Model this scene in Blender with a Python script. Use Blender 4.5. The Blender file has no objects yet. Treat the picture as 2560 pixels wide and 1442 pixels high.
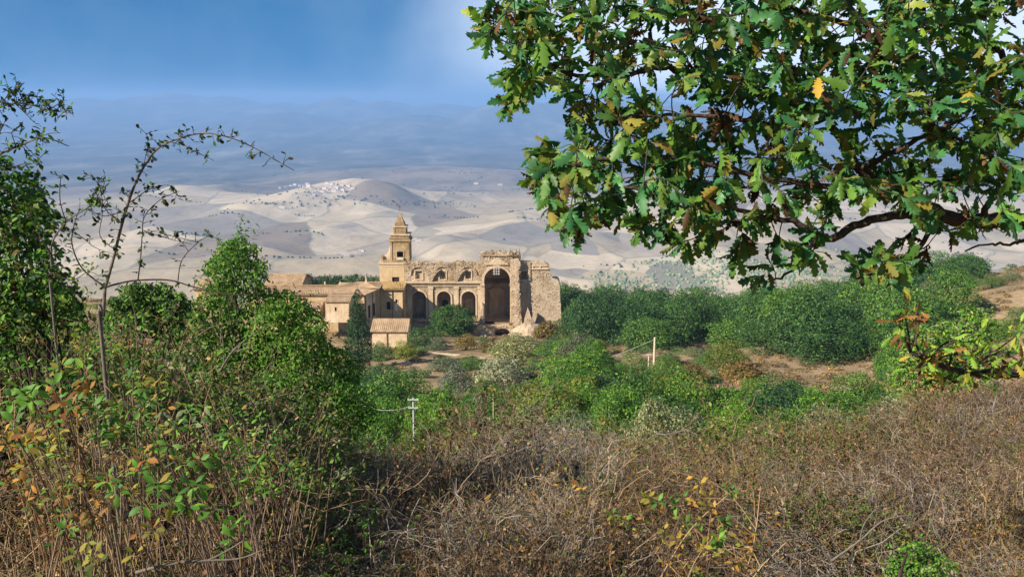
import bpy, math, random
import numpy as np
from mathutils import Vector, Matrix
from mathutils.geometry import tessellate_polygon

SC = bpy.context.scene
C = SC.collection
R = math.radians
PI = math.pi

# ------------------------------------------------------------------ camera
FPX, PITCH = 2400.0, math.atan(471 / 2400.0)          # focal length in pixels of a 2560 px wide picture
cd = bpy.data.cameras.new('camera')
cd.sensor_width = 36.0
cd.lens = 36.0 * FPX / 2560.0
cd.clip_start = 0.05
cd.clip_end = 80000
cam = bpy.data.objects.new('camera', cd)
C.objects.link(cam)
cam.location = (0, 0, 0)
cam.rotation_euler = (PI / 2 - PITCH, 0, 0)
SC.camera = cam

# ------------------------------------------------------------------ sky
SUN_EL, SUN_AZ = R(32), R(-125)                         # azimuth from +Y, clockwise: behind and to the left
sun_dir = Vector((math.sin(SUN_AZ) * math.cos(SUN_EL), math.cos(SUN_AZ) * math.cos(SUN_EL), math.sin(SUN_EL)))
world = bpy.data.worlds.new('World')
SC.world = world
world.use_nodes = True
nt = world.node_tree
nt.nodes.clear()
def nn(t, kind, **kw):
    n = t.nodes.new(kind)
    for k, v in kw.items():
        setattr(n, k, v)
    return n
w_out = nn(nt, 'ShaderNodeOutputWorld')
w_bg = nn(nt, 'ShaderNodeBackground')
w_bg.inputs['Strength'].default_value = 0.065
sky = nn(nt, 'ShaderNodeTexSky', sky_type='NISHITA', sun_disc=False, sun_elevation=SUN_EL, sun_rotation=SUN_AZ,
         altitude=600, air_density=1.0, dust_density=0.3, ozone_density=2.0)
tc = nn(nt, 'ShaderNodeTexCoord')
sep = nn(nt, 'ShaderNodeSeparateXYZ')
nt.links.new(tc.outputs['Generated'], sep.inputs[0])
def wmath(op, a, b=None, c=None):
    n = nn(nt, 'ShaderNodeMath', operation=op)
    for i, v in enumerate((a, b, c)):
        if v is None:
            continue
        if isinstance(v, (int, float)):
            n.inputs[i].default_value = v
        else:
            nt.links.new(v, n.inputs[i])
    return n.outputs[0]
# the deep blue of the sky reaches low over the hills: low directions read the sky a little higher up
zz = wmath('MULTIPLY_ADD', wmath('MAXIMUM', sep.outputs['Z'], 0.0), 0.75, 0.30)
cmb = nn(nt, 'ShaderNodeCombineXYZ')
nt.links.new(sep.outputs['X'], cmb.inputs[0]); nt.links.new(sep.outputs['Y'], cmb.inputs[1]); nt.links.new(zz, cmb.inputs[2])
nrm = nn(nt, 'ShaderNodeVectorMath', operation='NORMALIZE')
nt.links.new(cmb.outputs[0], nrm.inputs[0])
nt.links.new(nrm.outputs[0], sky.inputs['Vector'])
# exposure glow painted into the sky colour: a bright veil over its eastern half
noi = nn(nt, 'ShaderNodeTexNoise')
noi.inputs['Scale'].default_value = 5.0
noi.inputs['Detail'].default_value = 5
nt.links.new(tc.outputs['Generated'], noi.inputs['Vector'])
mr = nn(nt, 'ShaderNodeMapRange', interpolation_type='SMOOTHSTEP')
mr.inputs['From Min'].default_value = -0.15
mr.inputs['From Max'].default_value = 0.15
nt.links.new(wmath('ADD', sep.outputs['X'], wmath('MULTIPLY_ADD', noi.outputs['Fac'], 0.26, -0.13)), mr.inputs['Value'])
fade = wmath('POWER', 2.718, wmath('MULTIPLY', wmath('MAXIMUM', sep.outputs['Z'], 0.0), -2.2))
noi2 = nn(nt, 'ShaderNodeTexNoise')                      # faint mottling of high haze
noi2.inputs['Scale'].default_value = 7.0
noi2.inputs['Detail'].default_value = 6
noi2.inputs['Roughness'].default_value = 0.6
nt.links.new(tc.outputs['Generated'], noi2.inputs['Vector'])
mot = wmath('MULTIPLY', wmath('MAXIMUM', wmath('SUBTRACT', noi2.outputs['Fac'], 0.42), 0.0), 0.24)
vf = wmath('MINIMUM', wmath('ADD', wmath('MULTIPLY', wmath('MULTIPLY', mr.outputs[0], fade), 0.86), mot), 0.9)
mixw = nn(nt, 'ShaderNodeMix', data_type='RGBA')
nt.links.new(vf, mixw.inputs['Factor'])
tint = nn(nt, 'ShaderNodeMix', data_type='RGBA', blend_type='MULTIPLY')
tint.inputs['Factor'].default_value = 1.0
tint.inputs['B'].default_value = (0.17, 0.68, 0.92, 1)
nt.links.new(sky.outputs[0], tint.inputs['A'])
nt.links.new(tint.outputs['Result'], mixw.inputs['A'])
mixw.inputs['B'].default_value = (8.2, 9.0, 10.4, 1)
nt.links.new(mixw.outputs['Result'], w_bg.inputs['Color'])
nt.links.new(w_bg.outputs[0], w_out.inputs['Surface'])

# ------------------------------------------------------------------ sun
sl = bpy.data.lights.new('sun', 'SUN')
sl.energy = 5.0
sl.angle = R(0.5)
sl.color = (1.0, 0.90, 0.76)
so = bpy.data.objects.new('sun', sl)
C.objects.link(so)
so.rotation_euler = (-sun_dir).to_track_quat('-Z', 'Y').to_euler()

# ------------------------------------------------------------------ view and render settings
vs = SC.view_settings
vs.view_transform = 'Standard'
vs.look = 'None'
vs.exposure = 1.1
vs.gamma = 1.0
vs.use_curve_mapping = False
SC.render.engine = 'CYCLES'
cy = SC.cycles
cy.use_denoising = True
cy.max_bounces = 6
cy.diffuse_bounces = 3
cy.glossy_bounces = 2
cy.transmission_bounces = 4
cy.transparent_max_bounces = 4
cy.volume_bounces = 0
cy.caustics_reflective = False
cy.caustics_refractive = False
cy.use_adaptive_sampling = True
cy.adaptive_threshold = 0.02

# ------------------------------------------------------------------ pixel rays of the photograph (2560 x 1442) to points in the place
CT, ST = math.cos(PITCH), math.sin(PITCH)
def at(px, py, Y):
    dx, dy = (px - 1280) / FPX, -(py - 721) / FPX
    d = Vector((dx, CT + dy * ST, -ST + dy * CT))
    return d * (Y / d.y)
def proj(x, y, z):
    f = y * CT - z * ST
    u = y * ST + z * CT
    return 1280 + FPX * x / f, 721 - FPX * u / f

# ------------------------------------------------------------------ object helpers
def tag(o, label=None, cat=None, group=None, kind=None):
    if label: o['label'] = label
    if cat: o['category'] = cat
    if group: o['group'] = group
    if kind: o['kind'] = kind
    return o
ORG = {}
def empty(name, loc, label=None, cat=None, group=None):
    o = bpy.data.objects.new(name, None)
    o.empty_display_size = 0.3
    C.objects.link(o)
    o.location = loc
    ORG[o.name] = np.array(loc, dtype=np.float64)
    return tag(o, label, cat, group)
def np_mesh(name, V, F, mats=None, midx=None, smooth=False, attrs=None):
    """V (n,3); F list of (m,k) integer arrays"""
    V = np.asarray(V, dtype=np.float32)
    if isinstance(F, np.ndarray): F = [F]
    F = [np.asarray(f, dtype=np.int32) for f in F if len(f)]
    me = bpy.data.meshes.new(name)
    me.vertices.add(len(V)); me.vertices.foreach_set('co', V.ravel())
    loops = np.concatenate([f.ravel() for f in F])
    tot = np.concatenate([np.full(len(f), f.shape[1], dtype=np.int32) for f in F])
    st = np.concatenate([[0], np.cumsum(tot)[:-1]]).astype(np.int32)
    me.loops.add(len(loops)); me.loops.foreach_set('vertex_index', loops)
    me.polygons.add(len(tot)); me.polygons.foreach_set('loop_start', st); me.polygons.foreach_set('loop_total', tot)
    if smooth: me.polygons.foreach_set('use_smooth', np.ones(len(tot), dtype=bool))
    if midx is not None: me.polygons.foreach_set('material_index', np.asarray(midx, dtype=np.int32))
    me.update(calc_edges=True)
    if mats is not None:
        for m in (mats if isinstance(mats, (list, tuple)) else [mats]): me.materials.append(m)
    return me
def link(name, me, parent=None, loc=None):
    o = bpy.data.objects.new(name, me)
    C.objects.link(o)
    if parent is not None:
        o.parent = parent
        ORG[o.name] = ORG.get(parent.name, np.zeros(3))
    elif loc is not None:
        o.location = loc
        ORG[o.name] = np.array(loc, dtype=np.float64)
    return o
def copy_tree(src, parent=None, loc=None, rz=None, sc=None):
    c = src.copy()
    C.objects.link(c)
    if parent is not None: c.parent = parent
    if loc is not None: c.location = loc
    if rz is not None: c.rotation_euler = (0, 0, rz)
    if sc is not None: c.scale = sc
    for ch in KIDS.get(src.name, []):
        k = ch.copy(); C.objects.link(k); k.parent = c
    return c
KIDS = {}

class MB:
    """collects shapes for ONE mesh object"""
    def __init__(s): s.v = []; s.f = []
    def add(s, V, F):
        b = len(s.v); s.v += [tuple(p) for p in V]; s.f += [tuple(i + b for i in f) for f in F]; return s
    def box(s, x0, x1, y0, y1, z0, z1):
        return s.add([(x0,y0,z0),(x1,y0,z0),(x1,y1,z0),(x0,y1,z0),(x0,y0,z1),(x1,y0,z1),(x1,y1,z1),(x0,y1,z1)],
                     [(0,3,2,1),(4,5,6,7),(0,1,5,4),(1,2,6,5),(2,3,7,6),(3,0,4,7)])
    def hexa(s, p):                                    # eight corners, bottom ring then top ring
        return s.add(p, [(0,3,2,1),(4,5,6,7),(0,1,5,4),(1,2,6,5),(2,3,7,6),(3,0,4,7)])
    def prism(s, loops, y0, y1):                       # outline (and holes) in x,z pushed from y0 to y1
        flat = [q for l in loops for q in l]
        tris = tessellate_polygon([[Vector((x, z, 0)) for x, z in l] for l in loops])
        n = len(flat)
        V = [(x, y0, z) for x, z in flat] + [(x, y1, z) for x, z in flat]
        F = []
        for a, b, c in tris:
            ax, az = flat[a]; bx, bz = flat[b]; cx, cz = flat[c]
            if (bx-ax)*(cz-az)-(bz-az)*(cx-ax) < 0: b, c = c, b
            F.append((a, b, c)); F.append((a+n, c+n, b+n))
        o = 0
        for li, l in enumerate(loops):
            area = sum(l[i][0]*l[(i+1) % len(l)][1]-l[(i+1) % len(l)][0]*l[i][1] for i in range(len(l)))
            fl = (area > 0) == (li == 0)
            for i in range(len(l)):
                a, b = o+i, o+(i+1) % len(l)
                F.append((b, a, a+n, b+n) if fl else (a, b, b+n, a+n))
            o += len(l)
        return s.add(V, F)
    def tube(s, pts, r0, r1=None, k=6):
        V, F = tube_np([Vector(p) for p in pts], r0, r0 if r1 is None else r1, k)
        return s.add(V, F)
    def build(s, name, mat, parent=None, smooth=False, loc=None):
        V = np.array(s.v, dtype=np.float64)
        if parent is not None: V = V - ORG[parent.name]
        elif loc is not None: V = V - np.array(loc)
        me = bpy.data.meshes.new(name)
        me.from_pydata(V.tolist(), [], s.f)
        for m in (mat if isinstance(mat, (list, tuple)) else [mat]): me.materials.append(m)
        if smooth: me.polygons.foreach_set('use_smooth', [True]*len(me.polygons))
        me.update()
        o = link(name, me, parent, loc)
        if parent is not None: KIDS.setdefault(parent.name, []).append(o)
        return o
def tube_np(pts, r0, r1, k=5, cap=True):
    n = len(pts); V = []; F = []
    up = Vector((0.13, 0.21, 0.97))
    for i, p in enumerate(pts):
        t = (pts[min(i+1, n-1)] - pts[max(i-1, 0)])
        t = t.normalized() if t.length > 1e-9 else Vector((0, 0, 1))
        a = t.cross(up)
        if a.length < 0.1: a = t.cross(Vector((1, 0, 0)))
        a.normalize(); b = t.cross(a)
        r = r0 + (r1 - r0) * i / max(n - 1, 1)
        for j in range(k):
            th = 2*PI*j/k
            V.append(p + a*(r*math.cos(th)) + b*(r*math.sin(th)))
    for i in range(n-1):
        for j in range(k):
            F.append((i*k+j, i*k+(j+1) % k, (i+1)*k+(j+1) % k, (i+1)*k+j))
    if cap:
        F.append(tuple(range(k-1, -1, -1))); F.append(tuple((n-1)*k+j for j in range(k)))
    return V, F

# ------------------------------------------------------------------ smooth noise on arrays
def vnoise(x, y, seed=0):
    xi, yi = np.floor(x).astype(np.int64), np.floor(y).astype(np.int64)
    fx, fy = x - xi, y - yi
    def h(a, b):
        n = (a*374761393 + b*668265263 + seed*982451653) & 0x7fffffff
        n = ((n ^ (n >> 13))*1274126177) & 0x7fffffff
        return ((n ^ (n >> 16)) & 0xffff)/65535.0
    ux, uy = fx*fx*fx*(fx*(fx*6-15)+10), fy*fy*fy*(fy*(fy*6-15)+10)
    return (h(xi,yi)*(1-ux)+h(xi+1,yi)*ux)*(1-uy)+(h(xi,yi+1)*(1-ux)+h(xi+1,yi+1)*ux)*uy
def fbm(x, y, seed=0, oct=4):
    s = 0; a = 1.0; t = 0
    for o in range(oct):
        s = s + a*(vnoise(x*2**o, y*2**o, seed+o*17)*2-1); t += a; a *= 0.5
    return s/t
# ------------------------------------------------------------------ materials
def mat_new(name):
    m = bpy.data.materials.new(name); m.use_nodes = True
    m.node_tree.nodes.clear()
    return m, m.node_tree
def L(t, a, b): t.links.new(a, b)
def ramp(t, fac, stops, interp='LINEAR'):
    n = nn(t, 'ShaderNodeValToRGB'); cr = n.color_ramp; cr.interpolation = interp
    while len(cr.elements) > 1: cr.elements.remove(cr.elements[-1])
    cr.elements[0].position = stops[0][0]; cr.elements[0].color = (*stops[0][1], 1)
    for p, c in stops[1:]:
        e = cr.elements.new(p); e.color = (*c, 1)
    L(t, fac, n.inputs[0])
    return n.outputs[0]
def tmath(t, op, a, b=None):
    n = nn(t, 'ShaderNodeMath', operation=op)
    for i, v in enumerate((a, b)):
        if v is None: continue
        if isinstance(v, (int, float)): n.inputs[i].default_value = v
        else: L(t, v, n.inputs[i])
    return n.outputs[0]
def tmix(t, fac, a, b, mode='MIX'):
    n = nn(t, 'ShaderNodeMix', data_type='RGBA', blend_type=mode)
    for k, v in (('Factor', fac), ('A', a), ('B', b)):
        s = n.inputs[k]
        if isinstance(v, (int, float)): s.default_value = v
        elif isinstance(v, tuple): s.default_value = (*v, 1)
        else: L(t, v, s)
    return n.outputs['Result']
def noise(t, vec, scale, detail=4, rough=0.55, dist=0.0):
    n = nn(t, 'ShaderNodeTexNoise')
    n.inputs['Scale'].default_value = scale; n.inputs['Detail'].default_value = detail
    n.inputs['Roughness'].default_value = rough; n.inputs['Distortion'].default_value = dist
    if vec is not None: L(t, vec, n.inputs['Vector'])
    return n.outputs['Fac']
def mapping(t, vec, scale=(1,1,1), rot=(0,0,0), loc=(0,0,0)):
    n = nn(t, 'ShaderNodeMapping')
    n.inputs['Scale'].default_value = scale; n.inputs['Rotation'].default_value = rot; n.inputs['Location'].default_value = loc
    L(t, vec, n.inputs['Vector']); return n.outputs[0]
def finish(t, col, rough=0.85, spec=0.2, bump=None, bstr=0.4, bdist=0.05):
    p = nn(t, 'ShaderNodeBsdfPrincipled'); o = nn(t, 'ShaderNodeOutputMaterial')
    if isinstance(col, tuple): p.inputs['Base Color'].default_value = (*col, 1)
    else: L(t, col, p.inputs['Base Color'])
    p.inputs['Roughness'].default_value = rough
    p.inputs['Specular IOR Level'].default_value = spec
    if bump is not None:
        b = nn(t, 'ShaderNodeBump'); b.inputs['Strength'].default_value = bstr; b.inputs['Distance'].default_value = bdist
        L(t, bump, b.inputs['Height']); L(t, b.outputs[0], p.inputs['Normal'])
    L(t, p.outputs[0], o.inputs['Surface'])
    return p
def geo_pos(t): return nn(t, 'ShaderNodeNewGeometry').outputs['Position']

LEAF_GAIN = {'holm': 1.22, 'twig_grey': 0.84, 'dry_brown': 0.92, 'holm_dark': 1.2, 'yellow_green': 1.2, 'grey_green': 1.1}
def leaf_mat(name, stops, trans=0.35, rough=0.55, spec=0.12, interp='LINEAR'):
    g_ = LEAF_GAIN.get(name, 1.0); stops = [(p, tuple(v*g_ for v in c)) for p, c in stops]
    m, t = mat_new(name)
    g = nn(t, 'ShaderNodeNewGeometry'); oi = nn(t, 'ShaderNodeObjectInfo')
    r = tmath(t, 'FRACT', tmath(t, 'ADD', g.outputs['Random Per Island'], tmath(t, 'MULTIPLY', oi.outputs['Random'], 7.31)))
    c = ramp(t, r, stops, interp)
    # each plant of a kind a little lighter or darker, warmer or cooler
    k = ramp(t, oi.outputs['Random'], [(0, (0.62,0.66,0.70)), (0.35, (0.9,0.92,0.92)), (0.7, (1.05,1.05,0.95)), (1, (1.42,1.30,0.90))])
    c = tmix(t, 1.0, c, k, 'MULTIPLY')
    p = nn(t, 'ShaderNodeBsdfPrincipled'); L(t, c, p.inputs['Base Color'])
    p.inputs['Roughness'].default_value = rough; p.inputs['Specular IOR Level'].default_value = spec
    tr = nn(t, 'ShaderNodeBsdfTranslucent')
    L(t, tmix(t, 1.0, c, (1.25,1.25,0.75), 'MULTIPLY'), tr.inputs['Color'])
    mx = nn(t, 'ShaderNodeMixShader'); mx.inputs[0].default_value = trans
    L(t, p.outputs[0], mx.inputs[1]); L(t, tr.outputs[0], mx.inputs[2])
    o = nn(t, 'ShaderNodeOutputMaterial'); L(t, mx.outputs[0], o.inputs['Surface'])
    return m
def bark_mat(name, a, b, scale=30, bstr=0.6, bdist=0.01):
    m, t = mat_new(name)
    v = nn(t, 'ShaderNodeTexCoord').outputs['Object']
    n1 = noise(t, v, scale, 5, 0.65); n2 = noise(t, v, scale*0.2, 3)
    c = tmix(t, n2, ramp(t, n1, [(0.3, a), (0.7, b)]), tuple(x*0.6 for x in a))
    finish(t, c, 0.9, 0.15, n1, bstr, bdist)
    return m
def stone_mat(name, cols, dark=(0.10,0.07,0.045), dirt=0.55, scale=0.5, bstr=0.5, streak=0.5, spots=0.5):
    """weathered stone or plaster: blotches of three colours, dark streaks running down, pocked relief"""
    m, t = mat_new(name)
    P = geo_pos(t)
    big = noise(t, P, scale*0.45, 5, 0.6, 0.6)
    med = noise(t, P, scale*2.2, 5, 0.65)
    fine = noise(t, P, scale*4.5, 5, 0.75)
    c = ramp(t, big, [(0.32, cols[0]), (0.5, cols[1]), (0.68, cols[2])])
    c = tmix(t, tmath(t, 'MULTIPLY', ramp(t, med, [(0.45, (0,0,0)), (0.72, (1,1,1))]), dirt), c, tuple(x*1.9 for x in dark))
    st = noise(t, mapping(t, P, (1.3, 1.3, 0.12)), scale*2.4, 4, 0.6)
    c = tmix(t, tmath(t, 'MULTIPLY', ramp(t, st, [(0.52, (0,0,0)), (0.72, (1,1,1))]), streak), c, dark)
    c = tmix(t, tmath(t, 'MULTIPLY', ramp(t, fine, [(0.56, (0,0,0)), (0.68, (1,1,1))]), spots), c, dark)
    hh = tmath(t, 'ADD', fine, tmath(t, 'MULTIPLY', med, 1.5))
    finish(t, c, 0.92, 0.1, hh, bstr, 0.25)
    return m
def plain_mat(name, c1, c2, scale=3, rough=0.8, bstr=0.3, bdist=0.02, spec=0.2):
    m, t = mat_new(name)
    n = noise(t, geo_pos(t), scale, 5, 0.6)
    finish(t, ramp(t, n, [(0.3, c1), (0.7, c2)]), rough, spec, n, bstr, bdist)
    return m

M = {}
M['oak_green'] = leaf_mat('oak_green', [(0, (0.036,0.092,0.016)), (0.35, (0.082,0.185,0.028)), (0.7, (0.135,0.270,0.042)), (0.9, (0.21,0.32,0.06)), (1, (0.31,0.33,0.075))], 0.42, 0.45, 0.3)
M['oak_cool'] = leaf_mat('oak_cool', [(0, (0.03,0.10,0.035)), (0.5, (0.055,0.19,0.06)), (1, (0.10,0.27,0.09))], 0.38, 0.45, 0.3)
M['oak_yellow'] = leaf_mat('oak_yellow', [(0, (0.17,0.18,0.03)), (0.5, (0.26,0.23,0.045)), (1, (0.36,0.25,0.055))], 0.42)
M['oak_brown'] = leaf_mat('oak_brown', [(0, (0.040,0.022,0.013)), (0.4, (0.085,0.046,0.020)), (0.8, (0.145,0.077,0.029)), (1, (0.22,0.125,0.048))], 0.2)
M['holm'] = leaf_mat('holm', [(0, (0.022,0.052,0.014)), (0.5, (0.044,0.105,0.024)), (0.85, (0.072,0.150,0.032)), (1, (0.13,0.18,0.045))], 0.16)
M['holm_dark'] = leaf_mat('holm_dark', [(0, (0.012,0.028,0.012)), (0.6, (0.024,0.056,0.022)), (1, (0.045,0.088,0.030))], 0.12)
M['lush'] = leaf_mat('lush', [(0, (0.032,0.088,0.012)), (0.5, (0.062,0.165,0.020)), (0.85, (0.110,0.235,0.030)), (1, (0.20,0.29,0.045))], 0.26)
M['yellow_green'] = leaf_mat('yellow_green', [(0, (0.09,0.11,0.02)), (0.5, (0.16,0.17,0.03)), (1, (0.27,0.24,0.06))], 0.35)
M['olive_grey'] = leaf_mat('olive_grey', [(0, (0.16,0.17,0.11)), (0.5, (0.28,0.28,0.19)), (1, (0.42,0.40,0.29))], 0.25)
M['elm_leaf'] = leaf_mat('elm_leaf', [(0, (0.048,0.125,0.016)), (0.5, (0.088,0.215,0.026)), (0.85, (0.145,0.295,0.038)), (1, (0.24,0.34,0.055))], 0.36)
M['grey_green'] = leaf_mat('grey_green', [(0, (0.07,0.095,0.05)), (0.5, (0.12,0.15,0.08)), (1, (0.21,0.22,0.13))], 0.25)
M['olive_green'] = leaf_mat('olive_green', [(0, (0.045,0.060,0.016)), (0.4, (0.085,0.115,0.026)), (0.8, (0.135,0.165,0.042)), (1, (0.22,0.20,0.06))], 0.32)
M['bramble_green'] = leaf_mat('bramble_green', [(0, (0.045,0.125,0.018)), (0.5, (0.085,0.215,0.030)), (1, (0.16,0.30,0.05))], 0.4, 0.55, 0.25)
M['orange_leaf'] = leaf_mat('orange_leaf', [(0, (0.13,0.055,0.020)), (0.5, (0.25,0.115,0.032)), (1, (0.38,0.20,0.05))], 0.35, 0.6, 0.2)
M['dry_brown'] = leaf_mat('dry_brown', [(0, (0.060,0.034,0.019)), (0.4, (0.130,0.074,0.040)), (0.8, (0.215,0.130,0.072)), (1, (0.34,0.235,0.145))], 0.22, 0.8, 0.1)
M['dry_gold'] = leaf_mat('dry_gold', [(0, (0.10,0.055,0.018)), (0.5, (0.21,0.122,0.034)), (1, (0.33,0.205,0.06))], 0.28, 0.8, 0.1)
M['straw'] = leaf_mat('straw', [(0, (0.20,0.13,0.07)), (0.5, (0.34,0.23,0.13)), (1, (0.50,0.37,0.23))], 0.25, 0.8, 0.1)
M['twig_grey'] = leaf_mat('twig_grey', [(0, (0.15,0.125,0.10)), (0.5, (0.29,0.24,0.20)), (1, (0.45,0.39,0.33))], 0.0, 0.85, 0.1)
M['twig_brown'] = leaf_mat('twig_brown', [(0, (0.075,0.048,0.033)), (0.5, (0.165,0.112,0.078)), (1, (0.30,0.22,0.16))], 0.0, 0.85, 0.1)
M['haw_leaf'] = leaf_mat('haw_leaf', [(0, (0.018,0.035,0.014)), (0.6, (0.035,0.060,0.020)), (1, (0.07,0.10,0.03))], 0.25)
M['bark_oak'] = bark_mat('bark_oak', (0.05,0.034,0.024), (0.15,0.11,0.085), 55, 0.9, 0.012)
M['bark_dark'] = bark_mat('bark_dark', (0.035,0.026,0.02), (0.10,0.075,0.058), 60, 0.6, 0.006)
M['bark_grey'] = bark_mat('bark_grey', (0.10,0.085,0.07), (0.25,0.215,0.18), 40, 0.6, 0.006)
M['church'] = stone_mat('church', [(0.27,0.195,0.12), (0.43,0.325,0.215), (0.56,0.45,0.325)], (0.065,0.042,0.024), 0.75, 0.8, 0.9, 0.75, 0.8)
M['plaster'] = stone_mat('plaster', [(0.42,0.315,0.20), (0.52,0.40,0.265), (0.60,0.48,0.34)], (0.13,0.088,0.052), 0.35, 0.5, 0.3, 0.55, 0.25)
M['trim'] = stone_mat('trim', [(0.38,0.285,0.18), (0.47,0.36,0.24), (0.55,0.435,0.305)], (0.16,0.11,0.07), 0.3, 0.8, 0.25, 0.4, 0.3)
M['dark_trim'] = stone_mat('dark_trim', [(0.15,0.10,0.055), (0.22,0.15,0.085), (0.30,0.21,0.12)], (0.06,0.04,0.025), 0.4, 0.8, 0.3, 0.4, 0.3)
M['ochre'] = stone_mat('ochre', [(0.37,0.26,0.135), (0.45,0.33,0.19), (0.52,0.395,0.245)], (0.14,0.085,0.038), 0.35, 0.5, 0.3, 0.5, 0.25)
M['tower'] = stone_mat('tower', [(0.21,0.145,0.075), (0.32,0.225,0.12), (0.41,0.30,0.175)], (0.075,0.048,0.025), 0.6, 0.7, 0.4, 0.6, 0.5)
M['rubble'] = stone_mat('rubble', [(0.32,0.235,0.15), (0.45,0.345,0.235), (0.55,0.44,0.32)], (0.12,0.08,0.05), 0.5, 0.9, 0.8, 0.2, 0.5)
M['grey_wall'] = stone_mat('grey_wall', [(0.33,0.25,0.165), (0.41,0.32,0.22), (0.48,0.385,0.275)], (0.12,0.085,0.055), 0.5, 0.8, 0.6, 0.35, 0.6)
M['roof_tile'] = stone_mat('roof_tile', [(0.25,0.165,0.095), (0.34,0.235,0.14), (0.42,0.305,0.195)], (0.15,0.09,0.05), 0.5, 1.2, 0.5, 0.1, 0.6)
M['roof_ochre'] = stone_mat('roof_ochre', [(0.24,0.155,0.06), (0.31,0.205,0.085), (0.36,0.25,0.115)], (0.11,0.07,0.03), 0.4, 0.9, 0.4, 0.1, 0.4)
M['door_white'] = plain_mat('door_white', (0.55,0.52,0.46), (0.68,0.65,0.58), 2)
M['dark_wood'] = plain_mat('dark_wood', (0.02,0.014,0.009), (0.04,0.028,0.018), 2)
M['iron'] = plain_mat('iron', (0.05,0.04,0.03), (0.10,0.075,0.055), 6, 0.6)
M['scaffold'] = plain_mat('scaffold', (0.10,0.075,0.05), (0.19,0.14,0.09), 2, 0.8)
M['concrete'] = plain_mat('concrete', (0.28,0.30,0.28), (0.40,0.42,0.39), 5)
M['pole_wood'] = plain_mat('pole_wood', (0.40,0.33,0.23), (0.55,0.47,0.34), 5)
M['cable'] = plain_mat('cable', (0.30,0.30,0.28), (0.36,0.36,0.34), 5)
M['white_wall'] = plain_mat('white_wall', (0.40,0.385,0.36), (0.52,0.50,0.475), 0.2)
M['far_roof'] = plain_mat('far_roof', (0.34,0.23,0.17), (0.42,0.31,0.24), 0.2)
M['far_tree'] = leaf_mat('far_tree', [(0, (0.025,0.045,0.025)), (0.6, (0.045,0.075,0.038)), (1, (0.075,0.11,0.055))], 0.1)
M['silver_grove'] = leaf_mat('silver_grove', [(0, (0.10,0.14,0.085)), (0.6, (0.16,0.21,0.13)), (1, (0.25,0.29,0.19))], 0.1)
# ------------------------------------------------------------------ the hillside: a smooth surface through measured points
HP = np.array([
 (0,-60,14),(-60,-60,14),(60,-60,15),(0,-25,4.5),(-40,-20,3),(40,-20,5),(0,-8,0.2),(0,0,-1.7),(-5,0,-1.7),(6,0,-1.5),(-20,0,-2.2),(20,0,-1.2),
 (-2,3,-2.35),(-3.5,6,-3.0),(-5.5,10,-3.9),(0,4.5,-3.1),(4,5,-2.9),(2.5,4.5,-3.0),(0,12,-5.25),(3.5,10,-4.5),(7,12,-4.1),(-7,14,-5.2),(0,15,-6.6),(9,15,-4.6),
 (-20,14,-5.6),(20,14,-4.4),(12,20,-7.5),(0,20,-9.2),(-10,20,-9),(15,27,-10.5),(0,40,-17),(-30,40,-17.5),(28,40,-15.5),(0,60,-24.5),(40,60,-22),(-40,60,-25),
 (0,100,-35),(-40,100,-36.5),(40,100,-33),(70,100,-27),(110,100,-21),(0,150,-44),(40,150,-42.3),(60,150,-41.5),(85,150,-34),(120,150,-27),(-60,150,-46),
 (77,170,-38),(100,200,-38.5),(120,225,-40),(48,190,-49.7),(30,190,-50),(70,205,-49),(86,250,-57.5),(0,200,-52),(-30,200,-52.5),(-80,200,-52),(145,215,-34),
 (0,238,-58.5),(-30,238,-57.2),(-60,225,-54.8),(-80,235,-52.5),(-60,245,-54.5),(22,238,-58.2),(40,250,-60),(60,250,-60),(135,260,-48),(0,300,-67),(59,300,-71),(103,300,-66),(160,300,-52),(-80,300,-66),
 (0,380,-100),(80,380,-100),(160,380,-95),(-100,380,-100),(0,480,-170),(150,480,-170),(-150,480,-170),(-200,200,-50),(-200,60,-24),(-200,-60,15),(220,200,-30),(220,60,-15),(220,-60,17),(-220,320,-70),(240,330,-55)], dtype=np.float64)
def tps_k(d2): return np.where(d2 > 0, 0.5*d2*np.log(np.maximum(d2, 1e-12)), 0.0)
def warp(x, y):                                        # finer measure near the viewer
    s = 1/np.sqrt(1 + (np.maximum(y, 0)/25.0)**1.3 + (np.abs(x)/60)**2)
    r = np.log1p(np.maximum(y, -70) / 30.0 + 2.5)
    return x*s*0.05, r*2.2
_wx, _wy = warp(HP[:,0], HP[:,1])
_n = len(HP)
_A = np.zeros((_n+3, _n+3))
_A[:_n,:_n] = tps_k((_wx[:,None]-_wx[None])**2+(_wy[:,None]-_wy[None])**2) + np.eye(_n)*1e-3
_A[:_n,_n:] = np.stack([np.ones(_n), _wx, _wy], 1); _A[_n:,:_n] = _A[:_n,_n:].T
_W = np.linalg.solve(_A, np.concatenate([HP[:,2], np.zeros(3)]))
def ground(x, y):
    x = np.atleast_1d(np.asarray(x, dtype=np.float64)); y = np.atleast_1d(np.asarray(y, dtype=np.float64))
    wx, wy = warp(x, y)
    z = tps_k((wx[:,None]-_wx[None])**2+(wy[:,None]-_wy[None])**2) @ _W[:_n] + _W[_n] + _W[_n+1]*wx + _W[_n+2]*wy
    z = z - np.maximum(y-400, 0)**1.45*0.09
    return z + fbm(x*0.11, y*0.11, 5, 3)*np.clip((y-8)/60, 0.0, 1.0)*0.9
def gz(x, y): return float(ground(x, y)[0])
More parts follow.
